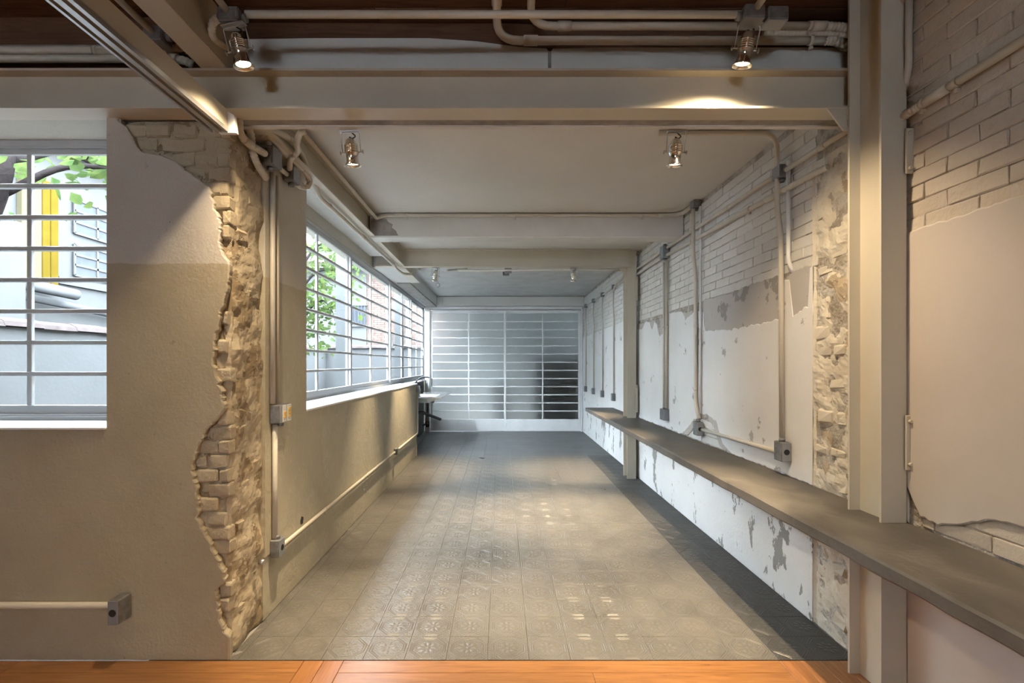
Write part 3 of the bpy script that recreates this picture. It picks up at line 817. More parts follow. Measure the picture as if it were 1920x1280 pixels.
# -- above the front beam
yA = 2.14; zA = CAMZ + (VY - 25) * yA / F
bA = jbox('dark cast box holding the lit spotlight at upper left', P(435, 34, 2.04), (.085, .07, .055), (0, 0, -1), hubs=((1, 0, 0),))
bB = jbox('dark cast box holding the lit spotlight at upper right', P(1408, 30, 2.04), (.085, .075, .055), (0, 0, -1), hubs=((-1, 0, 0),))
bB2 = jbox('second dark box fixed beside the upper right spotlight box, with a round knockout', P(1452, 33, 2.05), (.085, .07, .055), (0, 0, -1))
p0, p1 = P(461, 27, 2.04), P(1391, 27, 2.04)
conduit('straight conduit linking the two upper spotlight boxes', [p0, p1], .0155)
conduit('conduit running from the upper left spotlight box toward the camera', [P(427, 22, 2.02), V((P(427, 22, 2.02).x, -1.5, P(427, 22, 2.02).z + .12))], .0145)
conduit('conduit running from the upper right spotlight box toward the camera', [P(1416, 18, 2.02), V((P(1416, 18, 2.02).x, -1.5, P(1416, 18, 2.02).z + .12))], .0145)
q = P(932, 76, 2.30)
conduit('lowest upper conduit with an elbow, hugging the plaster above the beam', [V((q.x, -1.5, q.z + .06)), V((q.x, 2.0, q.z + .06)), V((q.x, 2.30, q.z)), P(1560, 76, 2.30)], .019, .11, coup=[(P(982, 76, 2.30), P(1008, 76, 2.30)), (V((q.x, 2.06, q.z + .05)), V((q.x, 2.13, q.z + .045)))],
        clamps=[(P(1520, 76, 2.30), (1, 0, 0))], flex=[[P(1545, 76, 2.30), P(1565, 77, 2.30), P(1590, 88, 2.32)]])
q = P(993, 49, 2.27)
conduit('middle upper conduit with an elbow beside the first one', [V((q.x, -1.5, q.z + .05)), V((q.x, 2.0, q.z + .05)), V((q.x, 2.27, q.z)), P(1545, 49, 2.27)], .018, .11, coup=[(P(1046, 49, 2.27), P(1071, 49, 2.27)), (P(1522, 49, 2.27), P(1548, 49, 2.27))],
        clamps=[(P(1518, 49, 2.27), (1, 0, 0))], flex=[[P(1546, 49, 2.27), P(1565, 50, 2.27), P(1590, 52, 2.27)]])
conduit('ribbed flexible conduit between the two upper pipes by the column', None, .014, flex=[[P(1430, 62, 2.29), P(1480, 62.5, 2.29), P(1540, 62, 2.29), P(1590, 66, 2.29)]], coup=[(P(1432, 62, 2.29), P(1449, 62, 2.29))])
conduit('upper of two conduits at the far upper left', [V((-5.1, 2.30, 2.905)), P(308, 95, 2.31)], .018, clamps=[(P(180, 95, 2.31), (1, 0, 0))], flex=[[P(306, 95, 2.31), P(330, 92, 2.31), P(352, 84, 2.31), P(375, 80, 2.36)]], coup=[(P(300, 95, 2.31), P(314, 95, 2.31))])
conduit('lower of two conduits at the far upper left, resting on the beam', [V((-5.1, 2.30, 2.865)), P(328, 110, 2.31)], .018, flex=[[P(326, 110, 2.31), P(345, 114, 2.31), P(362, 122, 2.33)]], coup=[(P(316, 110, 2.31), P(334, 110, 2.31))])
jbox('dark cast box between the sliding track and the upper left beam', P(296, 70, 2.22), (.085, .08, .06), (0, 0, -1), hubs=((1, 0, 0),))
q = P(284, 58, 2.18)
conduit('conduit between the sliding track and the upper left beam', [q, V((q.x, -1.5, q.z + .03))], .015)
conduit('flexible loop curling from the upper left spotlight box', None, .0155, flex=[[P(412, 33, 2.05), P(400, 42, 2.07), P(397, 62, 2.10), P(406, 76, 2.15), P(424, 88, 2.24)]])
# -- cluster over the left corner
conduit('flexible conduit dropping left of the corner box', None, .0165, flex=[[PX(449, 224, -1.268), PX(450, 246, -1.265), PX(462, 266, -1.262), PX(482, 279, -1.258), PX(497, 288, -1.258)]], coup=[(PX(458, 262, -1.262), PX(472, 273, -1.26))])
conduit('flexible conduit slipping behind the two vertical pipes at the corner', None, .017, flex=[[PX(460, 224, -1.272), PX(470, 252, -1.278), PX(474, 285, -1.28), PX(484, 310, -1.28), PX(499, 334, -1.284)]])
jbox('upper grey junction box of the left corner cluster', PX(507, 296, -1.262), (.07, .11, .10), (1, 0, 0), hubs=((0, 0, -1), (0, 0, 1)))
conduit('short flexible conduit rising from the upper corner box', None, .015, flex=[[PX(504, 278, -1.262), PX(503, 264, -1.262), PX(496, 253, -1.262), PX(488, 250, -1.264)]])
jbox('lower grey junction box of the left corner cluster', PX(546, 330, -1.268), (.06, .10, .085), (1, 0, 0), hubs=((0, 0, -1),))
conduit('short conduit joining the two corner boxes', [PX(518, 310, -1.27), PX(538, 327, -1.27)], .0125)
conduit('flexible conduit snaking from the ceiling to the lower corner box', None, .0145, flex=[[PX(573, 246, -1.0), PX(562, 250, -1.03), PX(557, 270, -1.10), PX(558, 284, -1.16), PX(545, 300, -1.22), PX(543, 319, -1.262)]])
conduit('conduit hooking in a tight loop below the lower corner box', [PX(552, 343, -1.268), PX(562, 351, -1.268)], .0125, flex=[[PX(561, 350, -1.268), PX(572, 352, -1.262), PX(579, 345, -1.25), PX(577, 335, -1.24)]])
K = -1.272
conduit('thick conduit running along under the window beam toward the far sink', [PX(541, 259, -1.20), PX(565, 285, -1.225), V((K, 3.4, 2.585)), V((K, 5.78, 2.59)), V((K, 5.92, 2.57)), V((K + .02, 6.2, 2.57)), V((K + .1, 6.28, 2.58)), V((K + .12, 6.3, 2.60))], .016, .06,
        flex=[[PX(470, 224, -1.235), PX(500, 239, -1.20), PX(522, 248, -1.19), PX(541, 259, -1.20)]], coup=[(PX(540, 258, -1.20), PX(550, 267, -1.205)), (V((K, 4.45, 2.59)), V((K, 4.53, 2.59))), (V((K, 5.66, 2.59)), V((K, 5.74, 2.59)))], clamps=[(V((K, 3.6, 2.59)), (0, 1, 0)), (V((K, 4.9, 2.59)), (0, 1, 0))], clampdir=V((-1, 0, .3)).normalized())
conduit('second conduit of the corner bundle, turning back at the window jamb', [PX(500, 250, -1.235), PX(540, 291, -1.235), PX(571, 320, -1.235), PX(583, 340, -1.235), PX(577, 350, -1.24)], .016, .05, coup=[(PX(536, 287, -1.235), PX(542, 293, -1.235)), (PX(567, 316, -1.235), PX(573, 322, -1.235))])
KZ2 = 2.775
conduit('conduit turning from the window beam across the thick concrete crossbeam', [V((-1.165, 2.55, KZ2)), V((-1.165, 4.53, KZ2)), V((-1.10, 4.535, CZ - .022)), V((1.55, 4.535, CZ - .022)), V((1.66, 4.48, CZ - .03)), V((1.675, 4.25, 2.835 - .03))], .0165, .10,
        coup=[(V((-1.0, 4.535, CZ - .022)), V((-.92, 4.535, CZ - .022))), (V((1.46, 4.535, CZ - .022)), V((1.52, 4.535, CZ - .022)))], clamps=[(V((.13, 4.535, CZ - .022)), (1, 0, 0)), (V((1.32, 4.535, CZ - .022)), (1, 0, 0)), (V((-.88, 4.535, CZ - .022)), (1, 0, 0))])
# -- left wall
xv = XL + .017
zsw = CAMZ - (775 - VY) * 2.78 / F
conduit('vertical conduit from the corner box down to the light switches', [V((xv, 2.735, 2.55)), V((xv, 2.735, zsw + .06))], .0145)
conduit('thinner vertical conduit just behind it, down to the light switches', [V((xv - .003, 2.795, 2.50)), V((xv - .003, 2.795, zsw + .06))], .0115)
sw = jbox('switch box with yellow rockers on the left wall', (xv + .014, 2.80, zsw), (.055, .15, .105), (1, 0, 0), hubs=((0, 0, -1),), cat='switch', name='switch_box', lidmat='aluminium')
for k, y in enumerate((2.775, 2.835)):
    p = MB().rbox(xv + .046, xv + .050, y - .024, y + .024, zsw - .048, zsw + .048, .002).build('switch_plate', 'switch_white', sw)
    for r in range(2 + k): MB().rbox(xv + .050, xv + .055, y - .014, y + .014, zsw - .024 + r * .020, zsw - .007 + r * .020, .001).build('rocker', 'switch_yellow', p)
conduit('vertical conduit below the light switches', [V((xv, 2.76, zsw - .06)), V((xv, 2.76, .43))], .0145)
zl = .355
jbox('low socket box where the skirting pipe leaves the left wall corner', (xv + .008, 2.77, .375), (.05, .07, .10), (1, 0, 0), hole=True, hubs=((0, 0, 1), (0, 1, 0)))
conduit('long low conduit along the foot of the left wall', [V((xv, 2.82, zl)), V((xv, 5.86, zl))], .0125, clamps=[(V((xv, 3.55, zl)), (0, 1, 0)), (V((xv, 4.7, zl)), (0, 1, 0))])
jbox('small box midway along the low left wall conduit', (xv + .004, 5.92, zl), (.045, .07, .075), (1, 0, 0))
conduit('conduit climbing to the sink at the end of the low wall', [V((xv, 5.96, zl)), V((xv, 7.46, zl)), V((xv, 7.46, 1.0))], .0125, .05, clamps=[(V((xv, 7.46, .9)), (0, 0, 1)), (V((xv, 6.8, zl)), (0, 1, 0))])
jbox('pale socket box at the end of the low wall beside the sink', (xv + .004, 7.46, 1.04), (.05, .06, .09), (1, 0, 0), lidmat='switch_white')
MB().prism([(3.155, .375), (3.19, .372), (3.20, .41), (3.17, .425), (3.15, .40)], 0, XL - .004, XL + .0012).build('hole', 'hole_black', wall_left)
o = MB().tube([P(486, 1053, 2.60), P(486, 1053, 2.60) + V((.03, 0, 0))], .014, 12)
o = o.build('pipe_stub', 'zinc'); tag(o, 'small capped pipe stub poking from the broken wall end', 'pipe')
# -- front wall low socket
zf = CAMZ - (1131 - VY) * YF / F
conduit('horizontal conduit low on the front wall under the window', [V((-5.1, YF - .017, zf)), V(((212 - VX) * KZ, YF - .017, zf))], .0155)
jbox('rusty grey socket box low on the front wall under the window', ((236 - VX) * KZ + .003, YF - .04, zf - .004), (.05, .08, .115), (0, -1, 0), hole=True, hubs=((-1, 0, 0),))
# -- right wall
xc = XR - .018
conduit('upper sloping conduit from the foreground column along the brick wall', [V((xc - .005, 2.28, 2.555)), V((xc - .01, 2.86, 2.565))], .0145, coup=[(V((xc - .006, 2.52, 2.559)), V((xc - .006, 2.57, 2.560)))])
jbox('grey junction box on the brick wall nearest the column', (xc - .006, 2.92, 2.57), (.06, .085, .075), (-1, 0, 0), hubs=((0, 1, 0), (0, -1, 0), (0, 0, -1)))
conduit('upper conduit along the brick wall toward the far column', [V((xc - .006, 2.98, 2.575)), V((xc - .006, 4.92, 2.60))], .0145, clamps=[(V((xc - .006, 3.6, 2.583)), (0, 1, 0))])
conduit('lower conduit with a ribbed near end along the brick wall', [V((xc, 2.92, 2.46)), V((xc, 4.94, 2.53))], .016, coup=[(V((xc, 2.9, 2.459)), V((xc, 3.1, 2.467)))], clamps=[(V((xc, 3.3, 2.474)), (0, 1, 0)), (V((xc, 4.3, 2.507)), (0, 1, 0))],
        flex=[[V((xc, 2.96, 2.461)), V((xc, 2.8, 2.455)), V((xc + .004, 2.62, 2.45)), V((xc + .02, 2.54, 2.45))]])
conduit('vertical conduit on the brick wall nearest the foreground column, bending from the ceiling', [V((.95, 2.93, 2.812)), V((xc - .025, 2.93, 2.812)), V((xc - .025, 2.93, 2.35)), V((xc - .002, 2.93, 2.2)), V((xc - .002, 2.92, .98))], .0155, .10, mat='conduit_paint', clamps=[(V((xc, 2.93, 1.75)), (0, 0, 1))])
conduit('pale thin pipe tucked beside the nearest vertical conduit', [V((xc + .004, 2.865, 2.62)), V((xc + .004, 2.865, 2.03)), V((xc + .03, 2.865, 1.96))], .012, .03, mat='white_paint')
jbox('socket box at the foot of the nearest vertical conduit, above the bench', (xc - .012, 2.90, .90), (.055, .085, .115), (0, -1, 0), hole=True, hubs=((0, 0, 1),), cat='socket', name='socket_box')
jbox('grey ceiling box where the crossbeam conduit meets the right wall', (xc - .006, 4.20, 2.80), (.06, .085, .07), (-1, 0, 0), hubs=((0, 0, -1),))
conduit('vertical kinked conduit on the brick wall below the crossbeam', [V((xc - .03, 4.20, 2.76)), V((xc - .03, 4.20, 2.35)), V((xc, 4.22, 2.20)), V((xc, 4.22, 1.08)), V((xc, 4.14, .95))], .0165, .06, clamps=[(V((xc, 4.22, 1.75)), (0, 0, 1)), (V((xc, 4.22, 1.2)), (0, 0, 1))])
conduit('pale thin pipe tucked beside the kinked vertical conduit', [V((xc + .004, 4.13, 2.76)), V((xc + .004, 4.13, 1.0))], .010, .03, mat='white_paint')
jbox('socket box at the foot of the kinked vertical conduit', (xc - .012, 4.14, .87), (.055, .085, .115), (0, -1, 0), hole=True, hubs=((0, 0, 1),), cat='socket', name='socket_box')
conduit('horizontal conduit joining two socket boxes just above the bench', [V((xc, 4.09, .865)), V((xc, 2.95, .885))], .0135)
jbox('grey junction box on the brick wall nearest the far column', (xc - .008, 4.99, 2.565), (.065, .10, .13), (-1, 0, 0), hubs=((0, 0, -1), (0, 0, 1)))
for k, (dy, lab) in enumerate(((-.035, 'near'), (.045, 'far'))):
    conduit('%s one of the twin vertical conduits beside the far column' % ('nearer' if k == 0 else 'farther'), [V((xc, 5.0 + dy, 2.48)), V((xc, 5.0 + dy, .97))], .0155 if k == 0 else .012, clamps=[(V((xc, 5.0 + dy, 1.8)), (0, 0, 1))])
jbox('double socket box at the foot of the twin conduits', (xc - .01, 5.0, .90), (.06, .12, .115), (0, -1, 0), hubs=((0, 0, 1),), cat='socket', name='socket_box')
conduit('upper short conduit end reaching the far column', [V((xc - .006, 5.05, 2.60)), V((xc - .006, 5.98, 2.595))], .0145)
conduit('lower short conduit end reaching the far column', [V((xc, 5.05, 2.535)), V((xc, 5.98, 2.53))], .0145)
# far bay of the right wall
ys = (7.30, 8.10, 8.90, 9.70); names4 = ('nearest', 'second', 'third', 'farthest')
conduit('conduit crossing under the far beam and dropping down the far wall', [V((-.55, 6.08, 2.59)), V((1.50, 6.08, 2.60)), V((1.62, 6.3, 2.60)), V((xc - .02, 7.0, 2.60)), V((xc - .02, 7.28, 2.50))], .0135, .08)
conduit('thin conduit linking the four small far boxes', [V((xc, 6.25, 2.565)), V((xc, 10.1, 2.58))], .0125)
for y, nm in zip(ys, names4):
    q = nm + ' of the four'
    jbox('small box heading the %s thin far conduits' % q, (xc, y, 2.575), (.05, .07, .07), (-1, 0, 0))
    conduit('thin drop conduit, %s on the far white wall' % q, [V((xc, y, 2.54)), V((xc - .012, y, 2.3)), V((xc + .004, y, 2.05)), V((xc, y, 1.95)), V((xc, y, .98))], .0115, .05)
    jbox('small socket box under the %s thin far conduits' % q, (xc - .004, y, .92), (.05, .085, .11), (-1, 0, 0), cat='socket', name='socket_box')
# near part of the right wall
conduit('long conduit climbing the near right brick wall to the picture edge', [V((xc, .6, 2.475)), V((xc, 1.86, 2.465))], .0165, coup=[(V((xc, 1.83, 2.465)), V((xc, 1.93, 2.464)))], clamps=[(V((xc, 1.80, 2.465)), (0, 1, 0)), (V((xc, 1.945, 2.464)), (0, 1, 0))],
        flex=[[V((xc, 1.90, 2.464)), V((xc, 1.98, 2.462)), V((xc, 2.06, 2.46)), V((xc + .004, 2.16, 2.455)), V((xc, 2.28, 2.45))]])
conduit('short vertical conduit in the slot right of the foreground column', [V((xc + .006, 2.02, 3.09)), V((xc + .006, 2.02, 2.66)), V((xc + .02, 2.06, 2.58))], .013, .03)
conduit('ribbed flexible conduit at the top right beside the column', None, .014, flex=[[V((xc, 1.86, 2.99)), V((xc, 1.98, 2.955)), V((xc, 2.10, 2.945)), V((xc, 2.22, 2.94))]])
# -- far ceiling fittings
jbox('upper of two ceiling boxes joined by a short pipe in the far bay', (.085, 6.12, 2.595), (.09, .09, .045), (0, 0, -1))
conduit('short pipe on the far bay ceiling between two boxes', [V((.085, 6.16, 2.60)), V((.07, 7.3, 2.785))], .014)
jbox('lower of two ceiling boxes joined by a short pipe in the far bay', (.07, 7.38, 2.79), (.10, .09, .045), (0, 0, -1))
conduit('slanting short pipe beside the far left spotlight', [V((-.68, 6.12, 2.60)), V((-.50, 7.0, 2.79))], .013)
m = MB(); m.tube([V((-.85, 6.5, 2.80)), V((-.85, 6.5, 2.50))], .003, 6)
m.tube([V((-.85 + .025 * math.cos(a), 6.5, 2.475 + .025 * math.sin(a))) for a in [math.pi / 2 + 2 * math.pi * k / 14 for k in range(15)]], .005, 6)
tag(m.build('ceiling_hook', 'zinc'), 'little metal ring hook hanging below the far left spotlight', 'hook')

# ================================================================== SPOTLIGHTS
def make_lamp():
    root = empty('spotlight', (0, 0, 0))
    m = MB(); m.rbox(-.048, .048, -.018, .018, -.006, 0, .001)
    m.build('mount_plate', 'zinc', root)
    m = MB(); m.tube(fillet([(-.046, 0, -.104), (-.046, 0, -.008), (.046, 0, -.008), (.046, 0, -.104)], .012), .0026, 8); m.build('yoke', 'zinc', root)
    prof = [(.0, -.036), (.011, -.036), (.017, -.040), (.024, -.050), (.0295, -.066)]
    for k in range(4): z = -.070 - k * .008; prof += [(.0335, z), (.0335, z - .003), (.0310, z - .004), (.0310, z - .007)]
    prof += [(.0345, -.104), (.0345, -.108), (.0290, -.112), (.0290, -.152), (.0335, -.157), (.0335, -.161), (.0290, -.161), (.0290, -.158)]
    b = MB().lathe(prof, n=24).build('lamp_head', 'chrome', root)
    m = MB().lathe([(.0335, -.161), (.040, -.170), (.041, -.170), (.0335, -.158)], n=24); m.build('rim', 'chrome', root)
    m = MB().lathe([(.0, -.158), (.018, -.158), (.030, -.1585)], n=24); m.build('lens', 'lamp_glow', root)
    for s in (-1, 1):
        m = MB(); m.tube([(s * .030, 0, -.104), (s * .060, 0, -.104)], .003, 8); m.tube([(s * .055, 0, -.104), (s * .058, 0, -.104)], .010, 8); m.build('wing_nut', 'zinc', root)
    m = MB(); m.tube(spline([(0, 0, -.003), (.012, .008, -.012), (.024, .004, -.026), (.010, 0, -.036), (-.004, 0, -.030), (0, 0, -.040)], 6), .0032, 6); m.build('cable', 'black_rubber', root)
    return root
proto = make_lamp(); used = False
def lamp(label, loc, tilt, watts, cone=80, blend=.6, scale=1.0, rz=0):
    global used
    o = proto if not used else copy_tree(proto); used = True
    o.location = loc; o.rotation_euler = (R(tilt[0]), R(tilt[1]), R(rz)); o.scale = (scale,) * 3
    tag(o, label, 'spotlight', 'chrome ceiling spotlights')
    ld = bpy.data.lights.new('bulb', 'SPOT'); ld.energy = watts * LAMP; ld.color = WARM; ld.spot_size = R(cone); ld.spot_blend = blend; ld.shadow_soft_size = .018
    lo = bpy.data.objects.new('bulb_light', ld); col.objects.link(lo); lo.parent = o; lo.location = (0, 0, -.172)
    return o
lamp('lit chrome spotlight hanging at the upper left above the beam', P(438, 46, 2.02), (5, -12), 95, 130, 1.0, 1.0)
lamp('lit chrome spotlight hanging at the upper right above the beam', P(1407, 42, 2.06), (11, 7), 110, 146, 1.0, 1.0)
lamp('chrome spotlight under the beam, left of the corridor', (-.765, 2.45, 2.596), (8, -3), 360, 54, 1.0)
lamp('chrome spotlight under the beam, right of the corridor', (.885, 2.45, 2.596), (8, 1), 480, 56, 1.0)
lamp('small far spotlight on the left, tilted toward the window', (-.81, 6.02, 2.614), (10, 8), 440, 54, 1.0)
lamp('small far spotlight on the right, near the far column', (.90, 6.02, 2.614), (10, 0), 560, 50, 1.0)
lamp('hidden spotlight behind the concrete crossbeam, left side', (-.75, 4.90, 2.83), (-6, 2), 420, 48, 1.0)
lamp('hidden spotlight behind the concrete crossbeam, right side', (.70, 4.90, 2.83), (-6, 1), 850, 50, 1.0)
for k, (x, y) in enumerate(((-2.4, -.4), (.5, -.6), (-.9, -2.6))):  # unseen lamps added behind the camera as warm fill
    lamp('unseen fill spotlight added on the front room ceiling behind the viewer, %s' % ('left', 'right', 'rear')[k], (x, y, 3.10), (18, 0), (24, 66, 34)[k], 120, .9)

# ================================================================== SINK
sk = empty('steel_sink', (-1.3, 8.9, .85)); X0s, X1s, Y0s, Y1s, zt = -1.622, -1.0, 8.12, 9.72, .862
m = MB(); bx0, bx1, by0, by1 = -1.50, -1.12, 8.30, 8.95
m.rbox(X0s, bx0, Y0s, Y1s, zt - .030, zt, .003); m.rbox(bx1, X1s, Y0s, Y1s, zt - .030, zt, .003); m.rbox(bx0, bx1, Y0s, by0, zt - .030, zt, .003); m.rbox(bx0, bx1, by1, Y1s, zt - .030, zt, .003)
m.build('counter', 'stainless', sk)
m = MB(); dz = .11
o0 = [(bx0, by0), (bx1, by0), (bx1, by1), (bx0, by1)]; i0 = [(bx0 + .04, by0 + .04), (bx1 - .04, by0 + .04), (bx1 - .04, by1 - .04), (bx0 + .04, by1 - .04)]
vs = [(x, y, zt - .004) for x, y in o0] + [(x, y, zt - dz) for x, y in i0]
m.add(vs, [(4, 5, 6, 7)] + [(i, (i + 1) % 4, 4 + (i + 1) % 4, 4 + i) for i in range(4)]); m.build('basin', 'stainless', sk)
MB().rbox(X0s, X0s + .012, Y0s, Y1s, zt, zt + .07, .002).build('splashback', 'stainless', sk)
m = MB().prism([(X0s, zt - .03), (X1s - .06, zt - .03), (X1s - .22, zt - .095), (X0s, zt - .095)], 1, Y0s + .02, Y0s + .05); m.build('apron', 'stainless', sk)
tag(sk, 'stainless steel sink counter on the dark wall beside the door', 'sink')
fc = empty('faucet', (-1.60, 8.7, 1.0))
MB().tube(spline([(-1.62, 8.65, 1.03), (-1.56, 8.65, 1.04), (-1.52, 8.65, 1.10), (-1.46, 8.65, 1.16), (-1.38, 8.65, 1.185), (-1.30, 8.65, 1.18), (-1.295, 8.65, 1.165)], 6), .013, 10).build('spout', 'black_rubber', fc)
MB().tube([(-1.625, 8.65, 1.03), (-1.55, 8.65, 1.03)], .022, 12).build('valve', 'zinc', fc)
MB().tube([(-1.56, 8.65, 1.05), (-1.50, 8.60, 1.055)], .007, 8).build('lever', 'switch_yellow', fc)
tag(fc, 'black curved wall tap above the steel sink', 'tap')
dp = empty('drain_pipe', (-1.3, 8.6, .4))
MB().tube(fillet([(-1.31, 8.62, .76), (-1.31, 8.62, .36), (-1.40, 8.62, .33)], .05), .022, 10).build('vertical_pipe', 'pipe_grey', dp)
MB().tube(fillet([(-1.62, 8.40, .58), (-1.36, 8.40, .58), (-1.10, 8.75, .42)], .06), .026, 10).build('waste_pipe', 'pipe_dark', dp)
MB().tube([(-1.31, 8.62, .30), (-1.31, 8.62, .40)], .034, 12).build('trap', 'pipe_dark', dp)
tag(dp, 'grey waste pipes under the steel sink', 'pipe')

# ================================================================== OUTSIDE
bwall = MB(); bwall.box(-5.25, -5.05, 2.8, 14.0, -.15, 1.80); bwall.box(-5.25, -1.9, 14.0, 14.2, -.15, 1.87)
bo = bwall.build('boundary_wall', 'ext_wall'); tag(bo, 'pale rendered garden wall with clay coping seen through both windows', 'wall')
cp = MB().prism([(-.17, -.0), (-.15, .05), (-.08, .085), (0, .095), (.08, .085), (.15, .05), (.17, 0)], 1, 0, .42).mesh('coping_tile', 'coping')
for k in range(27): o = put('coping_tile', cp, (-5.15, 2.8 + k * .415, 1.80 + .008 * (k % 2)), bo)
for k in range(8): o = put('coping_tile', cp, (-5.1 + k * .415, 14.1, 1.87 + .008 * (k % 2)), bo); o.rotation_euler = (0, 0, -math.pi / 2)
# white neighbour house with yellow boards
nh = empty('white_house', (-8, 8, 0)); HX = -7.62
MB().box(HX - .5, HX, 3.5, 13.0, -.15, 5.2).build('wall', 'ext_white', nh)
for y0, y1, z0, z1 in ((8.62, 9.6, 3.0, 3.55), (8.62, 9.6, 3.75, 4.35)):
    wn = MB().box(HX, HX + .03, y0, y1, z0, z1).build('window', 'ext_window', nh)
    for t in range(3): yy = y0 + (y1 - y0) * t / 2; MB().box(HX + .03, HX + .05, yy - .02, yy + .02, z0, z1).build('glazing_bar', 'ext_white', wn)
    for t in range(4): zz = z0 + (z1 - z0) * t / 3; MB().box(HX + .03, HX + .05, y0, y1, zz - .018, zz + .018).build('glazing_bar', 'ext_white', wn)
for y in (7.62, 7.96, 8.11): MB().rbox(HX, HX + .10, y, y + (.33 if y < 7.9 else .14), 2.65, 4.45, .01).build('yellow_board', 'pale_yellow' if y < 7.9 else 'yellow_paint', nh)
MB().box(HX, HX + .06, 8.3, 13, 2.80, 2.92).build('moulding', 'ext_white', nh)
MB().tube([(HX + .15, 3.5, 2.75), (HX + .15, 9.5, 2.35)], .06, 10).build('gutter', 'ext_wall', nh)
MB().tube([(HX + .35, 7.2, 2.65), (HX + .35, 8.3, 2.60)], .09, 10).build('gutter', 'ext_wall', nh)
m = MB().prism([(HX - .6, 5.2), (HX + .45, 5.05), (HX + .45, 5.15), (HX - .6, 5.6)], 1, 3.3, 13.2); m.build('roof', 'roof_tile', nh)
tag(nh, 'white house with yellow boards and gridded panes seen through the left window', 'building')
ap = MB(); ap.box(-7.4, -6.9, 3.4, 7.04, -.15, 3.45); apo = ap.build('garden_shed', 'ext_white'); tag(apo, 'low white outbuilding standing in front of the yellow boards', 'building')
# brick house beyond the far garden wall
bh = empty('brick_house', (-4, 17, 0)); BY = 17.0
MB().box(-9.0, -2.2, BY + .02, BY + .5, -.15, 5.6).build('wall', 'ext_mortar', bh)
m = MB(); rr = random.Random(5)
zz = 1.2; j = 0
while zz < 5.5:
    xx = -4.7 - (.12 if j % 2 else 0)
    while xx < -2.25:
        m.box(xx + .006, min(xx + .236, -2.2), BY + rr.uniform(0, .006), BY + .03, zz, zz + .068); xx += .24
    zz += .076; j += 1
stuff(m.build('brick_field', 'ext_brick', bh))
MB().box(-9.0, -4.72, BY - .02, BY + .02, -.15, 5.6).build('render_coat', 'ext_white', bh)
wn = MB().box(-5.35, -4.75, BY - .06, BY - .02, 2.75, 3.45).build('window', 'window_dark', bh)
for k in range(6): MB().box(-5.33 + k * .112, -5.315 + k * .112, BY - .10, BY - .085, 2.75, 3.45).build('window_bar', 'ext_white', wn)
for z in (2.72, 3.45): MB().box(-5.42, -4.68, BY - .10, BY - .02, z, z + .05).build('window_frame', 'ext_white', wn)
MB().box(-3.35, -3.2, BY - .06, BY, .2, 5.4).build('downpipe', 'ext_post', bh)
rt = MB().prism([(BY - .55, 4.75), (BY + .4, 5.15), (BY + .4, 5.05), (BY - .55, 4.68)], 0, -9, -2.0).build('roof', 'ext_mortar', bh)
rm = MB().tube([(0, BY - .6, 4.80), (0, BY + .35, 5.20)], .085, 8).mesh('roof_tile', 'roof_tile')
for k in range(34): put('roof_tile', rm, (-8.9 + k * .2, 0, 0), rt)
tag(bh, 'pink brick house with a barred window seen through the corridor window', 'building')
for k, (x, y, lab) in enumerate(((-2.42, 7.35, 'grey steel post outside the corridor window, nearer one'), (-2.42, 11.4, 'grey steel post outside the corridor window, farther one'))):
    m = MB(); m.box(x - .09, x + .09, y, y + .012, -.15, 3.1); m.box(x - .005, x + .005, y + .012, y + .16, -.15, 3.1); m.box(x - .09, x + .09, y + .16, y + .172, -.15, 3.1)
    tag(m.build('steel_post', 'ext_post'), lab, 'post')
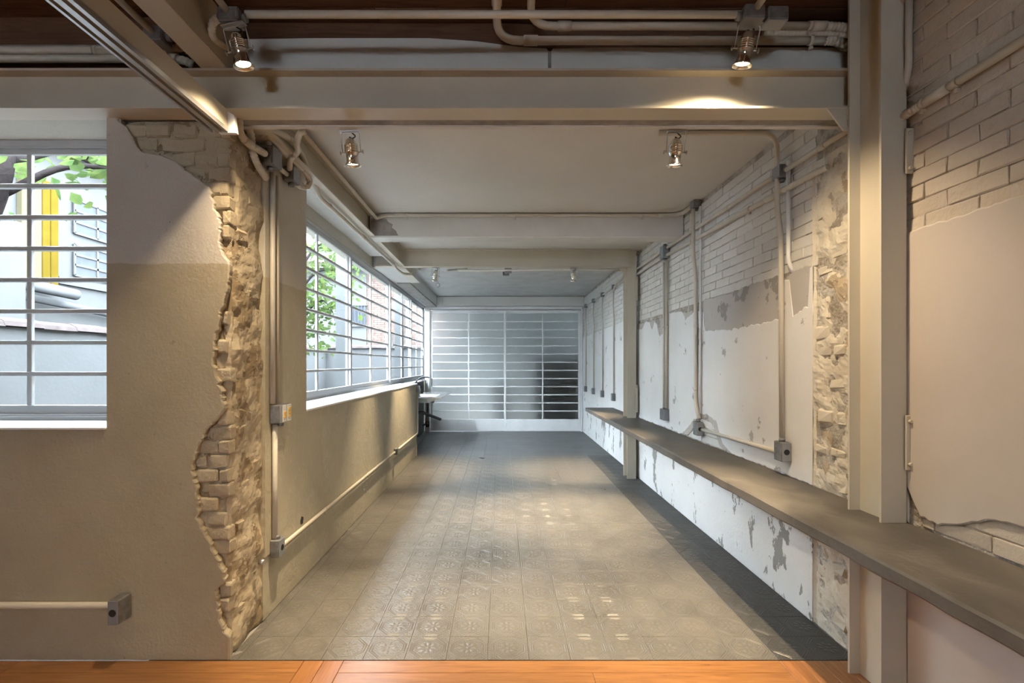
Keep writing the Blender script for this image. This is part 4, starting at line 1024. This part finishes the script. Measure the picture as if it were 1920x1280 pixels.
# trees
def tree(label, base, trunk, limbs, nleaf, spread, size, seed):
    rg = random.Random(seed); root = empty('leafy_tree', base); tag(root, label, 'tree')
    m = MB(); m.tube(spline(trunk, 6), .055, 9, True, None); m.build('trunk', 'bark', root)
    tips = []
    for L in limbs:
        pts = spline(L, 6); m = MB(); m.tube(pts, .02, 6, True, [.032 * (1 - .8 * i / (len(pts) - 1)) for i in range(len(pts))])
        for t in range(5):
            p = pts[rg.randrange(len(pts) // 3, len(pts))]; q = p + V((rg.uniform(-1, 1), rg.uniform(-1, 1), rg.uniform(-.7, .5))) * spread * .8
            m.tube([p, (p + q) / 2 + V((0, 0, .05)), q], .005, 5); tips += [p, q, (p + q) / 2]
        m.build('branch', 'bark', root); tips += pts[len(pts) // 3:]
    m = MB()
    for _ in range(nleaf):
        c = rg.choice(tips) + V((rg.gauss(0, 1), rg.gauss(0, 1), rg.gauss(0, .8))) * spread * .45
        d = V((rg.uniform(-1, 1), rg.uniform(-1, 1), rg.uniform(-1, .2))).normalized(); u = d.cross(V((rg.uniform(-1, 1), rg.uniform(-1, 1), 1))).normalized()
        L = size * rg.uniform(.7, 1.3); W = L * .34; nrm = d.cross(u)
        m.add([c, c + d * L * .35 + u * W + nrm * W * .3, c + d * L, c + d * L * .35 - u * W + nrm * W * .3, c + d * L * .7 + u * W * .75 + nrm * W * .2, c + d * L * .7 - u * W * .75 + nrm * W * .2], [(0, 1, 4, 2), (0, 2, 5, 3)])
    stuff(m.build('foliage', 'leaf', root)); return root
tree('leafy branch of a tree with a dark trunk seen in the left window', (-4.0, 3.75, -.15), [(-4.2, 3.85, -.1), (-4.25, 3.9, 1.2), (-4.12, 3.85, 2.3), (-3.84, 3.75, 2.9), (-3.8, 3.75, 3.6)],
     [[(-3.9, 3.8, 2.75), (-3.5, 3.9, 3.0), (-3.1, 4.1, 3.02), (-2.6, 4.4, 2.85)], [(-3.85, 3.8, 3.0), (-3.6, 4.2, 3.3), (-3.3, 4.6, 3.4), (-2.8, 5.0, 3.3)], [(-3.85, 3.8, 3.2), (-4.4, 4.2, 3.5), (-4.6, 4.6, 3.5)]], 420, .45, .13, 11)
tree('leafy green tree filling the near panes of the corridor window', (-4.1, 10.2, -.15), [(-4.3, 10.2, -.1), (-4.25, 10.2, 1.4), (-4.3, 10.3, 2.6), (-4.2, 10.2, 3.8)],
     [[(-4.25, 10.2, 2.2), (-3.9, 10.0, 2.6), (-3.6, 9.8, 2.7), (-3.4, 9.7, 2.5)], [(-4.3, 10.2, 2.8), (-4.0, 10.3, 3.3), (-3.6, 10.3, 3.4), (-3.3, 10.4, 3.0)], [(-4.25, 10.2, 1.8), (-4.0, 9.7, 2.1), (-3.8, 9.3, 2.0)],
      [(-4.25, 10.2, 3.4), (-4.0, 10.6, 4.0), (-3.6, 10.9, 4.2), (-3.2, 11.2, 3.9)], [(-4.25, 10.2, 2.5), (-4.8, 10.3, 3.0), (-5.2, 10.4, 3.1)], [(-4.2, 10.2, 3.6), (-4.2, 9.6, 4.2), (-4.0, 9.2, 4.2)]], 1500, .55, .13, 12)
